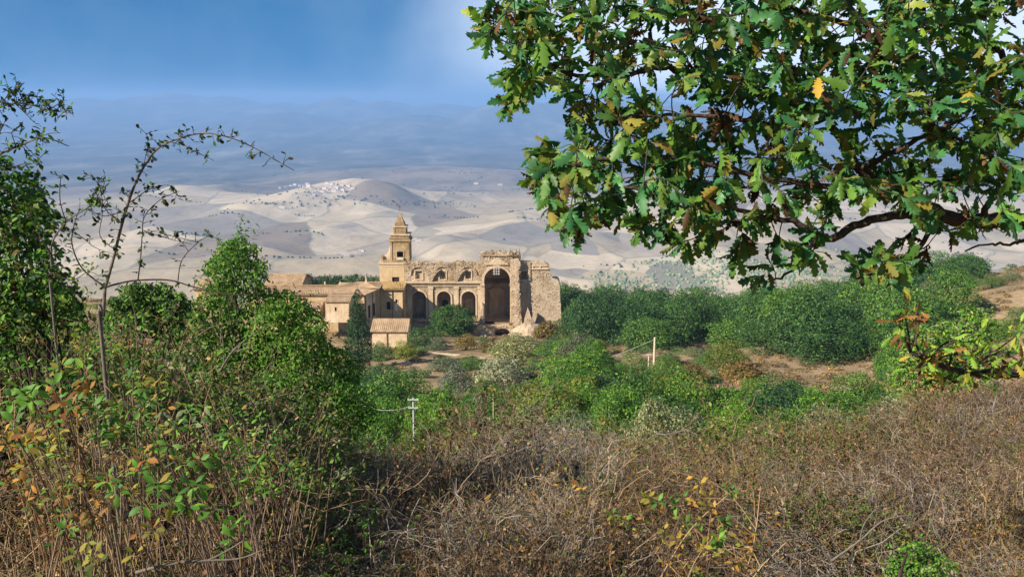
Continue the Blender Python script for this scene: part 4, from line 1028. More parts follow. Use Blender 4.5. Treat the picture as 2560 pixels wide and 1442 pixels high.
for s in range(2):
    proto_tree(('dark', s), 9.0, 9.5, 0.8, 15, 5200, 0.36, [M['holm_dark'], M['holm']], 200+s*11, (0.85, 0.15))
for s in range(4):
    proto_tree(('lush', s), 8.0, 6.0, 0.0, 17, 7000, 0.24, [M['lush'], M['holm'], M['yellow_green']], 300+s*11, (0.72, 0.22, 0.06), 'bush')
for s in range(3):
    proto_tree(('green', s), 8.0, 6.0, 0.0, 17, 7000, 0.24, [M['holm'], M['olive_green'], M['lush']], 400+s*11, (0.6, 0.15, 0.25), 'bush')
proto_tree(('dense', 0), 8.0, 7.0, -0.4, 19, 13000, 0.30, [M['lush'], M['holm'], M['holm_dark']], 451, (0.3, 0.5, 0.2), 'round')
for s in range(2):
    proto_tree(('yellow', s), 6.5, 5.5, 0.1, 15, 5500, 0.24, [M['yellow_green'], M['lush']], 500+s*11, (0.7, 0.3), 'bush')
for s in range(2):
    proto_tree(('olive', s), 6.5, 5.0, 0.3, 15, 5500, 0.26, [M['olive_grey'], M['grey_green']], 600+s*11, (0.6, 0.4), 'bush', bark='bark_grey')
for s in range(2):
    proto_tree(('grey', s), 7.0, 5.0, 0.0, 15, 5500, 0.25, [M['grey_green'], M['olive_green'], M['olive_grey']], 700+s*11, (0.6, 0.25, 0.15), 'bush', bark='bark_grey')
for s in range(2):
    proto_tree(('brown', s), 4.0, 2.6, 0.0, 12, 3500, 0.2, [M['dry_brown'], M['olive_green'], M['dry_gold']], 800+s*11, (0.45, 0.35, 0.2), 'bush')
def put_tree(key, x, y, w, h, label, cat, group=None, name='tree', rz=None, sink=0.15, z=None):
    pw, ph, cm, tm = PROTO[key]
    rr_ = random.Random(int(x*131+y*977))
    root = empty(name, (x, y, (gz(x, y) if z is None else z)-sink), label, cat, group)
    root.rotation_euler = (0, 0, rr_.uniform(0, 6.28) if rz is None else rz)
    root.scale = (w/pw, w/pw, h/ph)
    a = link('trunk', tm, root); b = link('crown', cm, root)
    return root
def put_px(key, px, top, bottom, wpx, label, cat='shrub', group=None, name='shrub', Y=None):
    """a plant standing where the picture shows its foot, as tall and wide as it shows there"""
    if Y is None: x, y, z = hit(px, bottom, 25)
    else:
        x = at(px, bottom, Y).x; y = Y; z = gz(x, y)
    d = math.sqrt(x*x+y*y+z*z)
    h = max(at(px, top, y).z - z, 0.8); w = wpx*d/FPX*1.08
    return put_tree(key, x, y, w, h, label, cat, group, name, z=z)

# ------------------------------------------------------------------ the wood right of the ruin
FB = np.array([(1400,832),(1440,850),(1540,872),(1620,866),(1700,860),(1780,852),(1860,868),(1940,882),(2040,896),(2130,914),(2200,905),(2280,880),(2330,850),(2380,820)], dtype=float)
cand = []
rw = random.Random(21)
for i in range(9000):
    Y = rw.uniform(150, 345); px = rw.uniform(1395, 2420)
    x = at(px, 800, Y).x
    cand.append((x, Y))
ca_ = np.array(cand); cz = ground(ca_[:,0], ca_[:,1])
picked = []
for (x, y), z in zip(cand, cz):
    px, py = proj(x, y, z)
    lim = np.interp(px, FB[:,0], FB[:,1])
    if py > lim + 5: continue
    if px > 2120 and 690 < py < 812 and y < 238 and py < 905-(px-2120)*0.22 and not (px < 2260 and py > 800): continue   # the bare slope
    if px < 1425 and y < 244: continue
    if y > 236 and y < 256 and x < 16: continue
    sp_d = 7.4 + (y-150)*0.012
    if any((x-a)**2+(y-b)**2 < sp_d**2 for a, b, _ in picked): continue
    picked.append((x, y, z))
picked.sort(key=lambda p: p[1])
picked = picked[:230]
for i, (x, y, z) in enumerate(picked):
    rr_ = random.Random(i*7+1)
    dark = rr_.random() < (0.7 if proj(x, y, z)[0] < 1480 else 0.12)
    w = rr_.uniform(8.5, 13.0); h = rr_.uniform(6.4, 12.5)
    put_tree(('dark', i % 2) if dark else ('holm', (i*3) % 7), x, y, w, h,
             '%s holm oak %s of the wood right of the ruin' % ('bluish dark' if dark else ('lighter yellow-green' if (i*3) % 7 > 4 else 'deep green'),
              'at the front' if y < 200 else ('in the middle' if y < 262 else 'at the skyline')), 'tree', 'holm oaks of the wood right of the ruin', 'holm_oak', z=z, sink=0.5)
# the line of dark trees behind the convent roofs
for i, px in enumerate((765, 786, 806, 826, 846, 864, 884, 903, 921, 940)):
    Y = 262+(i % 3)*3; zt = at(px, 683+(i*5 % 7)-2*(i in (5, 6)), Y).z; x = at(px, 692, Y).x
    put_tree(('dark', i % 2), x, Y, 7.5, zt-gz(x, Y)+0.3, 'dark tree rising in a row behind the convent roofs', 'tree', 'dark trees behind the convent roofs', 'tree')
# ------------------------------------------------------------------ shrubs and trees one can point to
G = put_px
G(('dense',0), 1133, 755, 832, 98, 'round dark green bush in front of the chapel arches', 'bush', Y=231.5)
G(('dark',0), 1063, 812, 895, 78, 'nearly black bush right of the tiled barn', 'bush', Y=200)
G(('yellow',0), 1010, 852, 925, 84, 'yellow-green bush in front of the tiled barn', 'bush', Y=186)
G(('green',1), 952, 852, 930, 66, 'blue-green bush between the cypress and the yellow-green bush', 'bush', Y=184)
G(('grey',0), 1110, 886, 945, 90, 'low grey-green bush beside the pale track', 'bush', Y=163)
G(('green',2), 1175, 888, 945, 80, 'low dark green bush at the right end of the pale track', 'bush', Y=164)
G(('grey',1), 1285, 832, 915, 150, 'large silvery green olive bush below the dark crypt mouth', 'bush', Y=178)
G(('olive',0), 1258, 890, 970, 124, 'cream-grey bush in front of the silvery olive bush', 'bush', Y=140)
G(('olive',1), 1138, 908, 980, 92, 'pale silver bush left of the cream-grey bush', 'bush', Y=132)
G(('lush',0), 1390, 848, 905, 120, 'bright green bush right of the bright rubble', 'bush', Y=172)
G(('yellow',1), 1488, 836, 888, 78, 'yellow-leaved bush at the left edge of the wood', 'bush', Y=180)
G(('lush',1), 1440, 872, 975, 215, 'broad green thicket with a dark underside in the middle of the hollow', 'bush', Y=118)
G(('brown',0), 1372, 800, 862, 96, 'brownish ivy scrub below the grey transept wall', 'bush', Y=222)
G(('green',0), 1705, 915, 1065, 175, 'tall olive-green tree before the tan clearing', 'tree', Y=82)
G(('lush',2), 1560, 958, 1070, 165, 'dark green bush left of the tall olive-green tree', 'bush', Y=74)
G(('lush',3), 1835, 998, 1100, 160, 'light green bush right of the tall olive-green tree', 'bush', Y=62)
G(('yellow',0), 1815, 850, 935, 112, 'rounded yellow-green tree beside the tan clearing', 'tree', Y=150)
G(('green',1), 2140, 918, 1015, 150, 'dark rounded bush below the right end of the clearing', 'bush', Y=92)
G(('green',2), 1965, 938, 1030, 190, 'wide dark green bush just below the tan clearing', 'bush', Y=90)
G(('grey',0), 2060, 985, 1080, 170, 'greyish bush between the light green bush and the dry bank', 'bush', Y=60)
G(('green',0), 1950, 1005, 1095, 130, 'small mid-green bush at the crest of the dry bank', 'bush', Y=50)
G(('green',1), 1000, 922, 1030, 215, 'olive-green bush with sunlit top above the utility pole', 'bush', Y=98)
G(('lush',1), 1105, 950, 1085, 150, 'deep green bush right of the concrete pole', 'bush', Y=74)
G(('lush',0), 955, 970, 1105, 180, 'deep green bush left of the concrete pole', 'bush', Y=66)
G(('lush',3), 1050, 1020, 1110, 120, 'low green bush around the foot of the concrete pole', 'bush', Y=58)
G(('yellow',1), 1310, 925, 1005, 150, 'olive bush below the cream-grey bush', 'bush', Y=100)
G(('green',2), 1385, 960, 1060, 160, 'yellowish green bush in front of the broad thicket', 'bush', Y=80)
G(('lush',2), 1195, 955, 1040, 130, 'green bush between the pale silver bush and the dry bank', 'bush', Y=88)
G(('grey',1), 1640, 985, 1085, 150, 'dusty green bush below the tall olive-green tree', 'bush', Y=58)
G(('yellow',0), 1520, 1030, 1100, 110, 'yellowing bush at the crest of the dry bank, left of the bare white branch', 'bush', Y=50)
G(('green',0), 1760, 880, 925, 60, 'small green bush left of the rounded yellow-green tree', 'bush', Y=152)
G(('green',1), 1660, 888, 940, 110, 'low green bush in front of the wooden pole', 'bush', Y=130)
G(('grey',0), 1735, 862, 905, 60, 'small dusty bush at the foot of the wood behind the wooden pole', 'bush', Y=172)
G(('green',2), 1600, 905, 965, 120, 'green bush right of the broad thicket', 'bush', Y=110)
G(('lush',1), 1890, 935, 985, 90, 'small bush below the rounded yellow-green tree', 'bush', Y=112)
G(('grey',1), 2240, 950, 1040, 130, 'dusty green bush above the right part of the dry bank', 'bush', Y=62)
SL = ['grey bush on the skyline left of the bare tan slope','round bush standing on the skyline crest of the tan slope','spreading bush on the skyline right of the round one','small skyline bush farthest to the right','dark bush at the left foot of the tan slope','dusty bush left of the dark one at the foot of the tan slope','pale dusty bush under the lower edge of the tan slope','dark bush under the tan slope near the right edge','bush cut by the right edge of the view below the tan slope','small bush in the bare gap above the wood','small low bush alone in the middle of the tan slope']
for k, (px, tp, bt_, w_) in enumerate([(2325,694,748,66),(2425,684,722,52),(2478,684,722,58),(2530,676,704,48),(2362,745,802,70),(2290,738,800,76),(2405,790,862,104),(2500,792,856,90),(2552,764,815,66),(2205,756,800,60),(2450,738,775,52)]):
    G(('green' if k % 3 else 'grey', k % 2), px, tp, bt_, w_, SL[k], 'bush', 'bushes over the bare tan slope')
# the lesser bushes that crowd the hollow between those
fill = []
rf = random.Random(44)
for i in range(9000):
    Y = rf.uniform(44, 160); px = rf.uniform(860, 2340); x = at(px, 900, Y).x; z = gz(x, Y); qx, qy = proj(x, Y, z)
    if qy > 1150 or qy < 885: continue
    if 1840 < qx < 2180 and 862 < qy < 968: continue
    if 1040 < qx < 1240 and qy < 915: continue
    if qx < 930 and qy < 960: continue
    if qx > 1540 and qy < 930 and rf.random() < 0.8: continue
    w = rf.uniform(3.6, 8.0)*(0.75+Y/260)
    tpx, tpy = proj(x, Y, z+w*0.85); hw = w*FPX/Y*0.5
    if tpy > np.interp(tpx, CREST[:,0], CREST[:,1])-6: continue
    if 1830-hw < tpx < 2170+hw and tpy < 962: continue
    if 870-hw < tpx < 1045+hw and tpy < 905: continue
    if 1040-hw < tpx < 1350+hw and tpy < 952: continue
    if 1560-hw < tpx < 1700+hw and tpy < 925: continue
    if 1750-hw < tpx < 1890+hw and tpy < 940: continue
    if 990-hw < tpx < 1070+hw and tpy < 1045 and Y < 58: continue
    if any((x-a)**2+(Y-b)**2 < ((w+c)*0.235)**2 for a, b, c in fill): continue
    fill.append((x, Y, w))
    if len(fill) >= 210: break
for i, (x, y, w) in enumerate(fill):
    key = rf.choice([('lush',0),('lush',1),('lush',2),('lush',3),('green',0),('green',1),('green',2),('green',0),('green',1),('grey',0),('yellow',0),('dense',0),('dense',0),('dark',0)])
    put_tree(key, x, y, w, w*rf.uniform(0.6, 0.95), '%s bush %s' % ({'lush':'fresh green rounded','green':'deep green rounded','grey':'dusty grey-green','yellow':'yellowish green','dense':'thick dark green','dark':'bluish dark'}[key[0]], ('close behind the crest of the dry bank' if y < 70 else ('in the middle of the hollow' if y < 110 else 'in the far hollow towards the ruin'))+(', left half' if proj(x, y, gz(x, y))[0] < 1280 else ', right half')), 'bush', 'bushes crowding the hollow', 'shrub', sink=0.25)
for px, tp, bt_, w_, k, lab in [(1580,882,932,86,('grey',0),'dusty green bush in front of the slim young cypresses'),(1672,874,915,70,('green',1),'small green bush right behind the wooden pole'),(1545,905,960,110,('lush',0),'fresh green bush right beside the broad green thicket'),(1735,912,960,92,('brown',1),'browning bush between the wooden pole and the rounded yellow-green tree'),(1420,838,880,70,('green',0),'green bush at the foot of the ivy scrub below the transept'),(1225,845,880,60,('brown',0),'brown scrub left of the crypt mouth'),(1165,838,872,64,('brown',1),'brown scrub below the round bush in front of the arches'),(1095,842,876,54,('grey',1),'dusty scrub between the nearly black bush and the round bush'),(1850,900,950,110,('brown',0),'tawny scrub at the left end of the clearing')]:
    G(k, px, tp, bt_, w_, lab, 'bush')
# cypresses
def cypress(px, top, bottom, wpx, Y, label, n, size, group=None, seed=5):
    x, z = at(px, bottom, Y).x, gz(at(px, bottom, Y).x, Y)
    h = at(px, top, Y).z - z; w = wpx*Y/FPX
    lobes = []
    rr_ = random.Random(seed)
    for i in range(34):
        v = i/33; zz_ = h*(0.06+0.9*v); rad = w*0.68*(1-v)**0.65*(0.72+0.28*min(1, v*6))+0.06*w
        a = i*2.4
        lobes.append((math.cos(a)*rad*0.36, math.sin(a)*rad*0.36, zz_, rad*0.7, rad*0.7, h*0.075))
    root = empty('cypress', (x, Y, z-0.2), label, 'cypress', group)
    me = crown_mesh('crown', [M['holm_dark']], seed, lobes, n, size, RHOMB, 0.2, True, None, -1.2)
    b = link('crown', me, root)
    tm = MB().tube([(x,Y,z-0.4),(x,Y,z+h*0.7)], 0.2*w/4+0.05, 0.03, 7).build('trunk', M['bark_dark'], root)
    return root
cypress(897, 728, 925, 64, 168, 'tall dark cypress standing in front of the convent', 11000, 0.26)
for k, (px, tp) in enumerate(((1578,834),(1590,832),(1607,831))):
    cypress(px, tp, 876, 12, 188, ['first slim young cypress at the wood edge, counted from the ruin side','second slim young cypress at the wood edge, counted from the ruin side','slim young cypress at the wood edge nearest the wooden pole'][k], 700, 0.22, 'young cypresses at the wood edge', 40+k)

# ------------------------------------------------------------------ poles, wires, track
def pole(px, top, Y, label, mat, arms=(), r=0.14):
    p = at(px, top, Y); zb = gz(p.x, Y)
    root = empty('utility_pole', (p.x, Y, zb), label, 'utility pole')
    MB().tube([(p.x,Y,zb-0.3),(p.x,Y,p.z)], r*1.25, r, 10).build('post', mat, root)
    for dz, w in arms:
        c_ = MB().box(p.x-w/2,p.x+w/2,Y-r-0.10,Y-r-0.003,p.z-dz-r*0.55,p.z-dz+r*0.55).build('crossarm', mat, root)
        for sx in (-0.42, 0.42):
            MB().tube([(p.x+sx*w,Y-r-0.05,p.z-dz+r*0.56),(p.x+sx*w,Y-r-0.05,p.z-dz+r*0.56+0.1)], r*0.4, r*0.28, 6).build('insulator', M['concrete'], c_)
    return p
p1_ = pole(1033, 994, 52, 'pale concrete utility pole with two crossarms among the deep green bushes', M['concrete'], ((0.08, 0.62),(0.56, 0.56)), 0.052)
p2_ = pole(1637, 843, 150, 'tall plain wooden pole at the edge of the clearing', M['pole_wood'], (), 0.16)
p3_ = pole(1622, 884, 138, 'short plain post with a small crossarm before the wooden pole', M['pole_wood'], ((0.1, 0.7),), 0.10)
p4_ = pole(1233, 984, 46, 'thin pale stake showing above the dry bank', M['pole_wood'], (), 0.022)
def cable(a, b, sag, label, r=0.03):
    pts = [Vector(a).lerp(Vector(b), i/14)-Vector((0,0,sag*4*(i/14)*(1-i/14))) for i in range(15)]
    o = MB().tube(pts, r, r, 5).build('overhead_cable', M['cable'], loc=tuple(a)); tag(o, label, 'cable'); return o
cable(tuple(p2_-Vector((0,0,0.3))), tuple(at(1085,880,196)), 5.0, 'thin overhead cable sagging from the wooden pole towards the barn')
cable(tuple(p1_-Vector((0.2,0,0.5))), tuple(at(905,1012,60)), 0.3, 'thin cable leading left from the concrete pole', 0.012)
mb = MB(); tr_pts = [(1068,876),(1090,880),(1120,884),(1150,888),(1190,892),(1215,893)]
tp_ = [hit(px, py+4, 60) for px, py in tr_pts]
for i in range(len(tp_)):
    x, y, z = tp_[i]; mb.v += [(x, y-1.2, gz(x, y-1.2)+0.1), (x, y+1.4, gz(x, y+1.4)+0.1)]
mb.f = [(2*i, 2*i+2, 2*i+3, 2*i+1) for i in range(len(tp_)-1)]
to = mb.build('track', M['plaster'], loc=tp_[2]); to['kind'] = 'structure'

# ------------------------------------------------------------------ far village, farms and trees out on the plain
def far_house(x, y, w, d, h, rz, label, group, parts=False):
    z = vz(x, y)
    root = empty('far_house', (x, y, z), label, 'house', group)
    mb = MB().box(x-w/2, x+w/2, y-d/2, y+d/2, z-4, z+h)
    wl = mb.build('wall', M['white_wall'], root)
    r = MB().add([(x-w/2-.4,y-d/2-.4,z+h+.02),(x+w/2+.4,y-d/2-.4,z+h+.02),(x+w/2+.4,y+d/2+.4,z+h+.02),(x-w/2-.4,y+d/2+.4,z+h+.02),(x-w/2-.4,y,z+h+d*0.28),(x+w/2+.4,y,z+h+d*0.28)],
                 [(0,1,5,4),(2,3,4,5),(1,2,5),(3,0,4),(3,2,1,0)]).build('roof', M['far_roof'], root)
    root.rotation_euler = (0,0,rz)
    return root
rv = random.Random(5)
vil = [(715,468),(727,464),(738,462),(749,465),(760,466),(772,465),(783,470),(792,482),(779,480),(800,474),(812,471),(820,465),(828,469),(836,466),(843,470),(851,468),(858,474),(866,470),(835,477),(846,479),(824,474),(815,481),(856,463),(840,461),(872,465),(829,461),(806,479),(785,487),(865,479),(882,470),(700,470),(768,460),(818,458),(848,473),(832,473)]
for i, (px, py) in enumerate(vil):
    x, y, z = vhit(px, py+2, 4000, 7600)
    far_house(x, y, rv.uniform(12, 24), rv.uniform(10, 13), rv.uniform(6, 10), rv.uniform(-.5,.5), 'small white house in the hazy village on the far hill', 'white houses of the far village')
FARM = lambda i: ('white farm building in the cluster left of the bell tower' if i < 8 else ['long white shed showing just right of the tower cornice','small white shed beyond the long one right of the tower','white house on the far slope above the ruin','white house right of the other on the far slope above the ruin','lone white house on the tan ridge left of the tower','white house on the road at the foot of the village hill','second white house on the road at the foot of the village hill'][i-8])
for i, (px, py) in enumerate([(842,631),(853,634),(862,636),(874,637),(884,634),(896,633),(905,630),(868,639),(1036,601),(1046,603),(1190,461),(1250,464),(705,520),(812,514),(842,516)]):
    x, y, z = vhit(px, py, 2300, 7000); s = y/3300.0
    far_house(x, y, rv.uniform(13, 22)*s**0.5, 9, rv.uniform(5, 7)*s**0.5, rv.uniform(-.3,.3), FARM(i), 'white farm buildings in the valley')
# scattered trees, hedges and groves of the valley: past counting
def far_dots(name, label, pts, size, mat, seed):
    rng = np.random.default_rng(seed)
    Vs = []; Fs = []; o = 0
    ico = np.array([(0,0,1),(.89,0,.45),(.28,.85,.45),(-.72,.53,.45),(-.72,-.53,.45),(.28,-.85,.45),(.72,.53,-.45),(-.28,.85,-.45),(-.89,0,-.45),(-.28,-.85,-.45),(.72,-.53,-.45)])
    icf = np.array([(0,1,2),(0,2,3),(0,3,4),(0,4,5),(0,5,1),(1,6,2),(2,7,3),(3,8,4),(4,9,5),(5,10,1),(6,7,2),(7,8,3),(8,9,4),(9,10,5),(10,6,1)])
    pts = np.array(pts); z = valley(pts[:,0], pts[:,1])
    s = size*rng.uniform(0.45, 1.2, len(pts))
    V = np.stack([pts[:,0], pts[:,1], z+s*0.45], 1)[:,None,:] + (ico[None]*rng.uniform(0.75, 1.2, (len(pts), 11, 1)))*s[:,None,None]*np.array([1,1,0.85])
    F = icf[None]+(np.arange(len(pts))*11)[:,None,None]
    o = link(name, np_mesh(name, V.reshape(-1,3), F.reshape(-1,3), mat)); tag(o, label, 'trees', None, 'stuff'); return o
rng = np.random.default_rng(9)
pts = []
for i in range(44):                                        # hedgerows and wooded gullies
    y = math.exp(rng.uniform(math.log(2500), math.log(7500))); x = rng.uniform(-0.6, 0.6)*y
    a = rng.uniform(-0.5, 0.5)+(PI if rng.random() < .5 else 0); L_ = int(rng.integers(3, 26))
    for k in range(L_):
        a += rng.normal()*0.12; x += math.cos(a)*13; y += math.sin(a)*13*1.3
        if rng.random() < 0.7: pts.append((x+rng.normal()*4, y+rng.normal()*4))
for i in range(90):
    y = math.exp(rng.uniform(math.log(2400), math.log(7500))); pts.append((rng.uniform(-0.6, 0.6)*y, y))
for (cx, cy_, n_, sx_, sy_) in [(1440,424,40,90,4),(1060,420,14,120,3),(1090,505,60,50,4),(930,500,40,90,4),(760,480,20,80,4),(860,489,24,70,4),(1150,470,22,120,8),(700,505,40,60,4)]:
    for k in range(n_):
        x, y, z = vhit(cx+rng.normal()*sx_, cy_+rng.normal()*sy_+6, 4000, 7600); pts.append((x, y))
far_dots('valley_trees', 'tiny dark trees and hedgerows dotted over the pale valley fields', pts, 5.0, M['far_tree'], 3)
pts = []
for k in range(2600):
    px = rng.uniform(1480, 2450); py = 725-(px-1480)*0.065+rng.normal()*14-10
    if fbm(np.array([px/60.]), np.array([py/12.]), 77, 3)[0] < -0.12: continue
    x, y, z = vhit(px, min(py, 722), 2050, 5000) if k % 6 == 0 else (None, None, None)
    if x is None:
        if not pts: continue
        bx, by = pts[-1] if rng.random() < 0.5 else pts[rng.integers(len(pts))]
        x, y = bx+rng.normal()*30, by+rng.normal()*45
    pts.append((x, y))
far_dots('olive_groves', 'pale green olive groves on the valley floor beyond the wood', pts, 4.6, M['silver_grove'], 4)
# ------------------------------------------------------------------ stuff scattered through geometry nodes (brush that reads as one mass)
def gn_scatter(name, P, ROT, SCL, IDX, protos, label, cat):
    col = bpy.data.collections.new(name+'_sprigs')
    for i, me in enumerate(protos):
        col.objects.link(bpy.data.objects.new('%s_sprig_%02d' % (name, i), me))
    me = bpy.data.meshes.new(name)
    me.vertices.add(len(P)); me.vertices.foreach_set('co', np.asarray(P, dtype=np.float32).ravel())
    for nm, ty, arr in (('rot', 'FLOAT_VECTOR', ROT), ('scl', 'FLOAT_VECTOR', SCL)):
        a = me.attributes.new(nm, ty, 'POINT'); a.data.foreach_set('vector', np.asarray(arr, dtype=np.float32).ravel())
    a = me.attributes.new('pick', 'INT', 'POINT'); a.data.foreach_set('value', np.asarray(IDX, dtype=np.int32))
    o = link(name, me)
    t = bpy.data.node_groups.new(name+'_nodes', 'GeometryNodeTree')
    t.interface.new_socket('Geometry', in_out='INPUT', socket_type='NodeSocketGeometry')
    t.interface.new_socket('Geometry', in_out='OUTPUT', socket_type='NodeSocketGeometry')
    gi, go = t.nodes.new('NodeGroupInput'), t.nodes.new('NodeGroupOutput')
    ci = t.nodes.new('GeometryNodeCollectionInfo'); ci.inputs['Collection'].default_value = col
    ci.inputs['Separate Children'].default_value = True; ci.inputs['Reset Children'].default_value = True
    ip = t.nodes.new('GeometryNodeInstanceOnPoints'); ip.inputs['Pick Instance'].default_value = True
    def attr(nm, ty):
        n = t.nodes.new('GeometryNodeInputNamedAttribute'); n.data_type = ty; n.inputs['Name'].default_value = nm
        return n.outputs['Attribute']
    e2r = t.nodes.new('FunctionNodeEulerToRotation')
    L(t, attr('rot', 'FLOAT_VECTOR'), e2r.inputs[0])
    L(t, gi.outputs[0], ip.inputs['Points']); L(t, ci.outputs[0], ip.inputs['Instance'])
    L(t, attr('pick', 'INT'), ip.inputs['Instance Index']); L(t, e2r.outputs[0], ip.inputs['Rotation']); L(t, attr('scl', 'FLOAT_VECTOR'), ip.inputs['Scale'])
    L(t, ip.outputs[0], go.inputs[0])
    md = o.modifiers.new('scatter', 'NODES'); md.node_group = t
    tag(o, label, cat, None, 'stuff')
    return o

def tubes_fast(polys, r0s, r1s, k=3):
    """many thin tubes, all polylines of the same point count: polys (n,m,3)"""
    A = np.asarray(polys, dtype=np.float64); n, m_, _ = A.shape
    T = np.gradient(A, axis=1); T /= np.maximum(np.linalg.norm(T, axis=2, keepdims=True), 1e-9)
    up = np.array([0.31, 0.17, 0.93]); a = np.cross(T, up); a /= np.maximum(np.linalg.norm(a, axis=2, keepdims=True), 1e-6); b = np.cross(T, a)
    r = np.asarray(r0s)[:,None]+(np.asarray(r1s)-np.asarray(r0s))[:,None]*np.linspace(0, 1, m_)[None]
    th = 2*PI*np.arange(k)/k
    V = A[:,:,None,:]+r[:,:,None,None]*(np.cos(th)[None,None,:,None]*a[:,:,None,:]+np.sin(th)[None,None,:,None]*b[:,:,None,:])
    base = (np.arange(n)*m_*k)[:,None,None]
    i = np.arange(m_-1)[None,:,None]*k; j = np.arange(k)[None,None,:]; j2 = (j+1) % k
    F = np.stack([base+i+j, base+i+j2, base+i+k+j2, base+i+k+j], -1).reshape(-1, 4)
    return V.reshape(-1, 3), F
def walk(rng, start, dirs, length, m_, wig, grav=0.0):
    """bent polylines from starts along directions"""
    n = len(start); P = [start]; d = unit(dirs)
    st = (np.asarray(length)/(m_-1))
    st = st[:,None] if st.ndim else st
    for i in range(m_-1):
        d = unit(d+rng.normal(size=(n, 3))*wig+np.array([0,0,-grav]))
        P.append(P[-1]+d*st)
    return np.stack(P, 1), d
def brush(name, seed, nstem, spread, H, wig, nside, leafn, leafs, mats, tw=0.0035, leafmix=(0.7,0.3), tilt=0.6, tpl=RHOMB, grav=0.05, low=0.15):
    """a bushy tangle about 1 m tall: stems, side twigs, leaves on the twigs"""
    rng = np.random.default_rng(seed)
    a = rng.uniform(0, 2*PI, nstem); rr_ = spread*0.35*np.sqrt(rng.random(nstem))
    S = np.stack([np.cos(a)*rr_, np.sin(a)*rr_, np.full(nstem, -0.1)], 1)
    D = np.stack([np.cos(a)*tilt*rng.random(nstem), np.sin(a)*tilt*rng.random(nstem), np.ones(nstem)], 1)+rng.normal(size=(nstem, 3))*0.15
    stems, _ = walk(rng, S, D, H*rng.uniform(0.65, 1.1, nstem), 7, wig, grav)
    f = rng.uniform(low, 1.0, (nstem, nside))*5.99; k = f.astype(int); fr = f-k
    ii = np.repeat(np.arange(nstem), nside); kk = k.ravel(); ff = fr.ravel()[:,None]
    s2 = stems[ii, kk]*(1-ff)+stems[ii, kk+1]*ff
    d2 = unit(stems[ii, kk+1]-stems[ii, kk])*0.5+rnd_dirs(rng, len(ii))*0.9+np.array([0,0,0.15])
    side, _ = walk(rng, s2, d2, H*rng.uniform(0.12, 0.42, len(ii)), 5, wig*1.3, grav)
    f = rng.uniform(0.3, 1.0, len(side)*2)*3.99; k = f.astype(int); ff = (f-k)[:,None]; i3 = np.repeat(np.arange(len(side)), 2)
    s3 = side[i3, k]*(1-ff)+side[i3, k+1]*ff
    tw3, _ = walk(rng, s3, rnd_dirs(rng, len(i3))+unit(side[i3, k+1]-side[i3, k])*0.6, H*rng.uniform(0.06, 0.2, len(i3)), 3, wig, grav)
    V1, F1 = tubes_fast(stems, np.full(nstem, tw*1.9), np.full(nstem, tw*0.6))
    V2, F2 = tubes_fast(side, np.full(len(side), tw), np.full(len(side), tw*0.45))
    V3, F3 = tubes_fast(tw3, np.full(len(tw3), tw*0.6), np.full(len(tw3), tw*0.35))
    Vt = np.concatenate([V1, V2, V3]); Ft = np.concatenate([F1, F2+len(V1), F3+len(V1)+len(V2)])
    Q = np.concatenate([side[:,1:].reshape(-1,3), tw3[:,1:].reshape(-1,3), tw3[:,1:].reshape(-1,3)])
    pos = Q[rng.integers(len(Q), size=leafn)]+rng.normal(size=(leafn, 3))*leafs*0.35
    nor = unit(rnd_dirs(rng, leafn)+np.array([0,0,0.9])); ax = rnd_dirs(rng, leafn)+np.array([0,0,-0.2])
    V, F = place_leaves(tpl, pos, ax, nor, leafs*rng.uniform(0.55, 1.4, leafn))
    lm = rng.choice(len(leafmix), size=leafn, p=np.array(leafmix)/sum(leafmix))+1
    mi = np.concatenate([np.zeros(len(Ft), int), np.repeat(lm, len(tpl[1]))])
    return np_mesh(name, np.concatenate([Vt, V]), [Ft, F+len(Vt)], mats, mi)
m_ = M
BRN = [brush('brush', 1+i, 26, 0.9, 1.05, 0.20, 6, 1500, 0.034, [m_['twig_brown'], m_['dry_brown'], m_['dry_gold'], m_['olive_green']], 0.0032, (0.80,0.06,0.14)) for i in range(3)]
GRY = [brush('brush', 11+i, 44, 1.0, 1.0, 0.34, 8, 420, 0.028, [m_['twig_grey'], m_['straw'], m_['dry_brown']], 0.0034, (0.5,0.5), 0.8) for i in range(3)]
GLD = [brush('brush', 21+i, 24, 0.9, 1.0, 0.22, 6, 1500, 0.036, [m_['twig_brown'], m_['dry_gold'], m_['olive_green'], m_['dry_brown']], 0.0032, (0.42,0.34,0.24)) for i in range(2)]
OLV = [brush('brush', 31+i, 15, 0.95, 1.05, 0.20, 7, 2300, 0.036, [m_['twig_brown'], m_['olive_green'], m_['dry_brown'], m_['lush']], 0.0034, (0.62,0.2,0.18), 0.6, LEAF6) for i in range(3)]
GRN = [brush('brush', 41+i, 15, 0.95, 1.05, 0.18, 7, 2400, 0.036, [m_['twig_brown'], m_['lush'], m_['olive_green'], m_['bramble_green']], 0.0032, (0.6,0.25,0.15), 0.6, LEAF6) for i in range(2)]
STK = [brush('brush', 51+i, 60, 0.9, 1.1, 0.07, 2, 260, 0.04, [m_['straw'] if i else m_['twig_brown'], m_['dry_brown'], m_['straw']], 0.0032, (0.7,0.3), 0.35, RHOMB, 0.02, 0.5) for i in range(2)]
KINDS_ = {'brn': (0,3), 'gry': (3,3), 'gld': (6,2), 'olv': (8,3), 'grn': (11,2), 'stk': (13,2)}
ALLB = BRN+GRY+GLD+OLV+GRN+STK
def crest_y(px): return np.where(px < 700, 9.0, np.where(px < 1000, 9.0+(px-700)/100.0, 12.0))
rb = random.Random(77)
sel = {'bank': [], 'thicket': []}
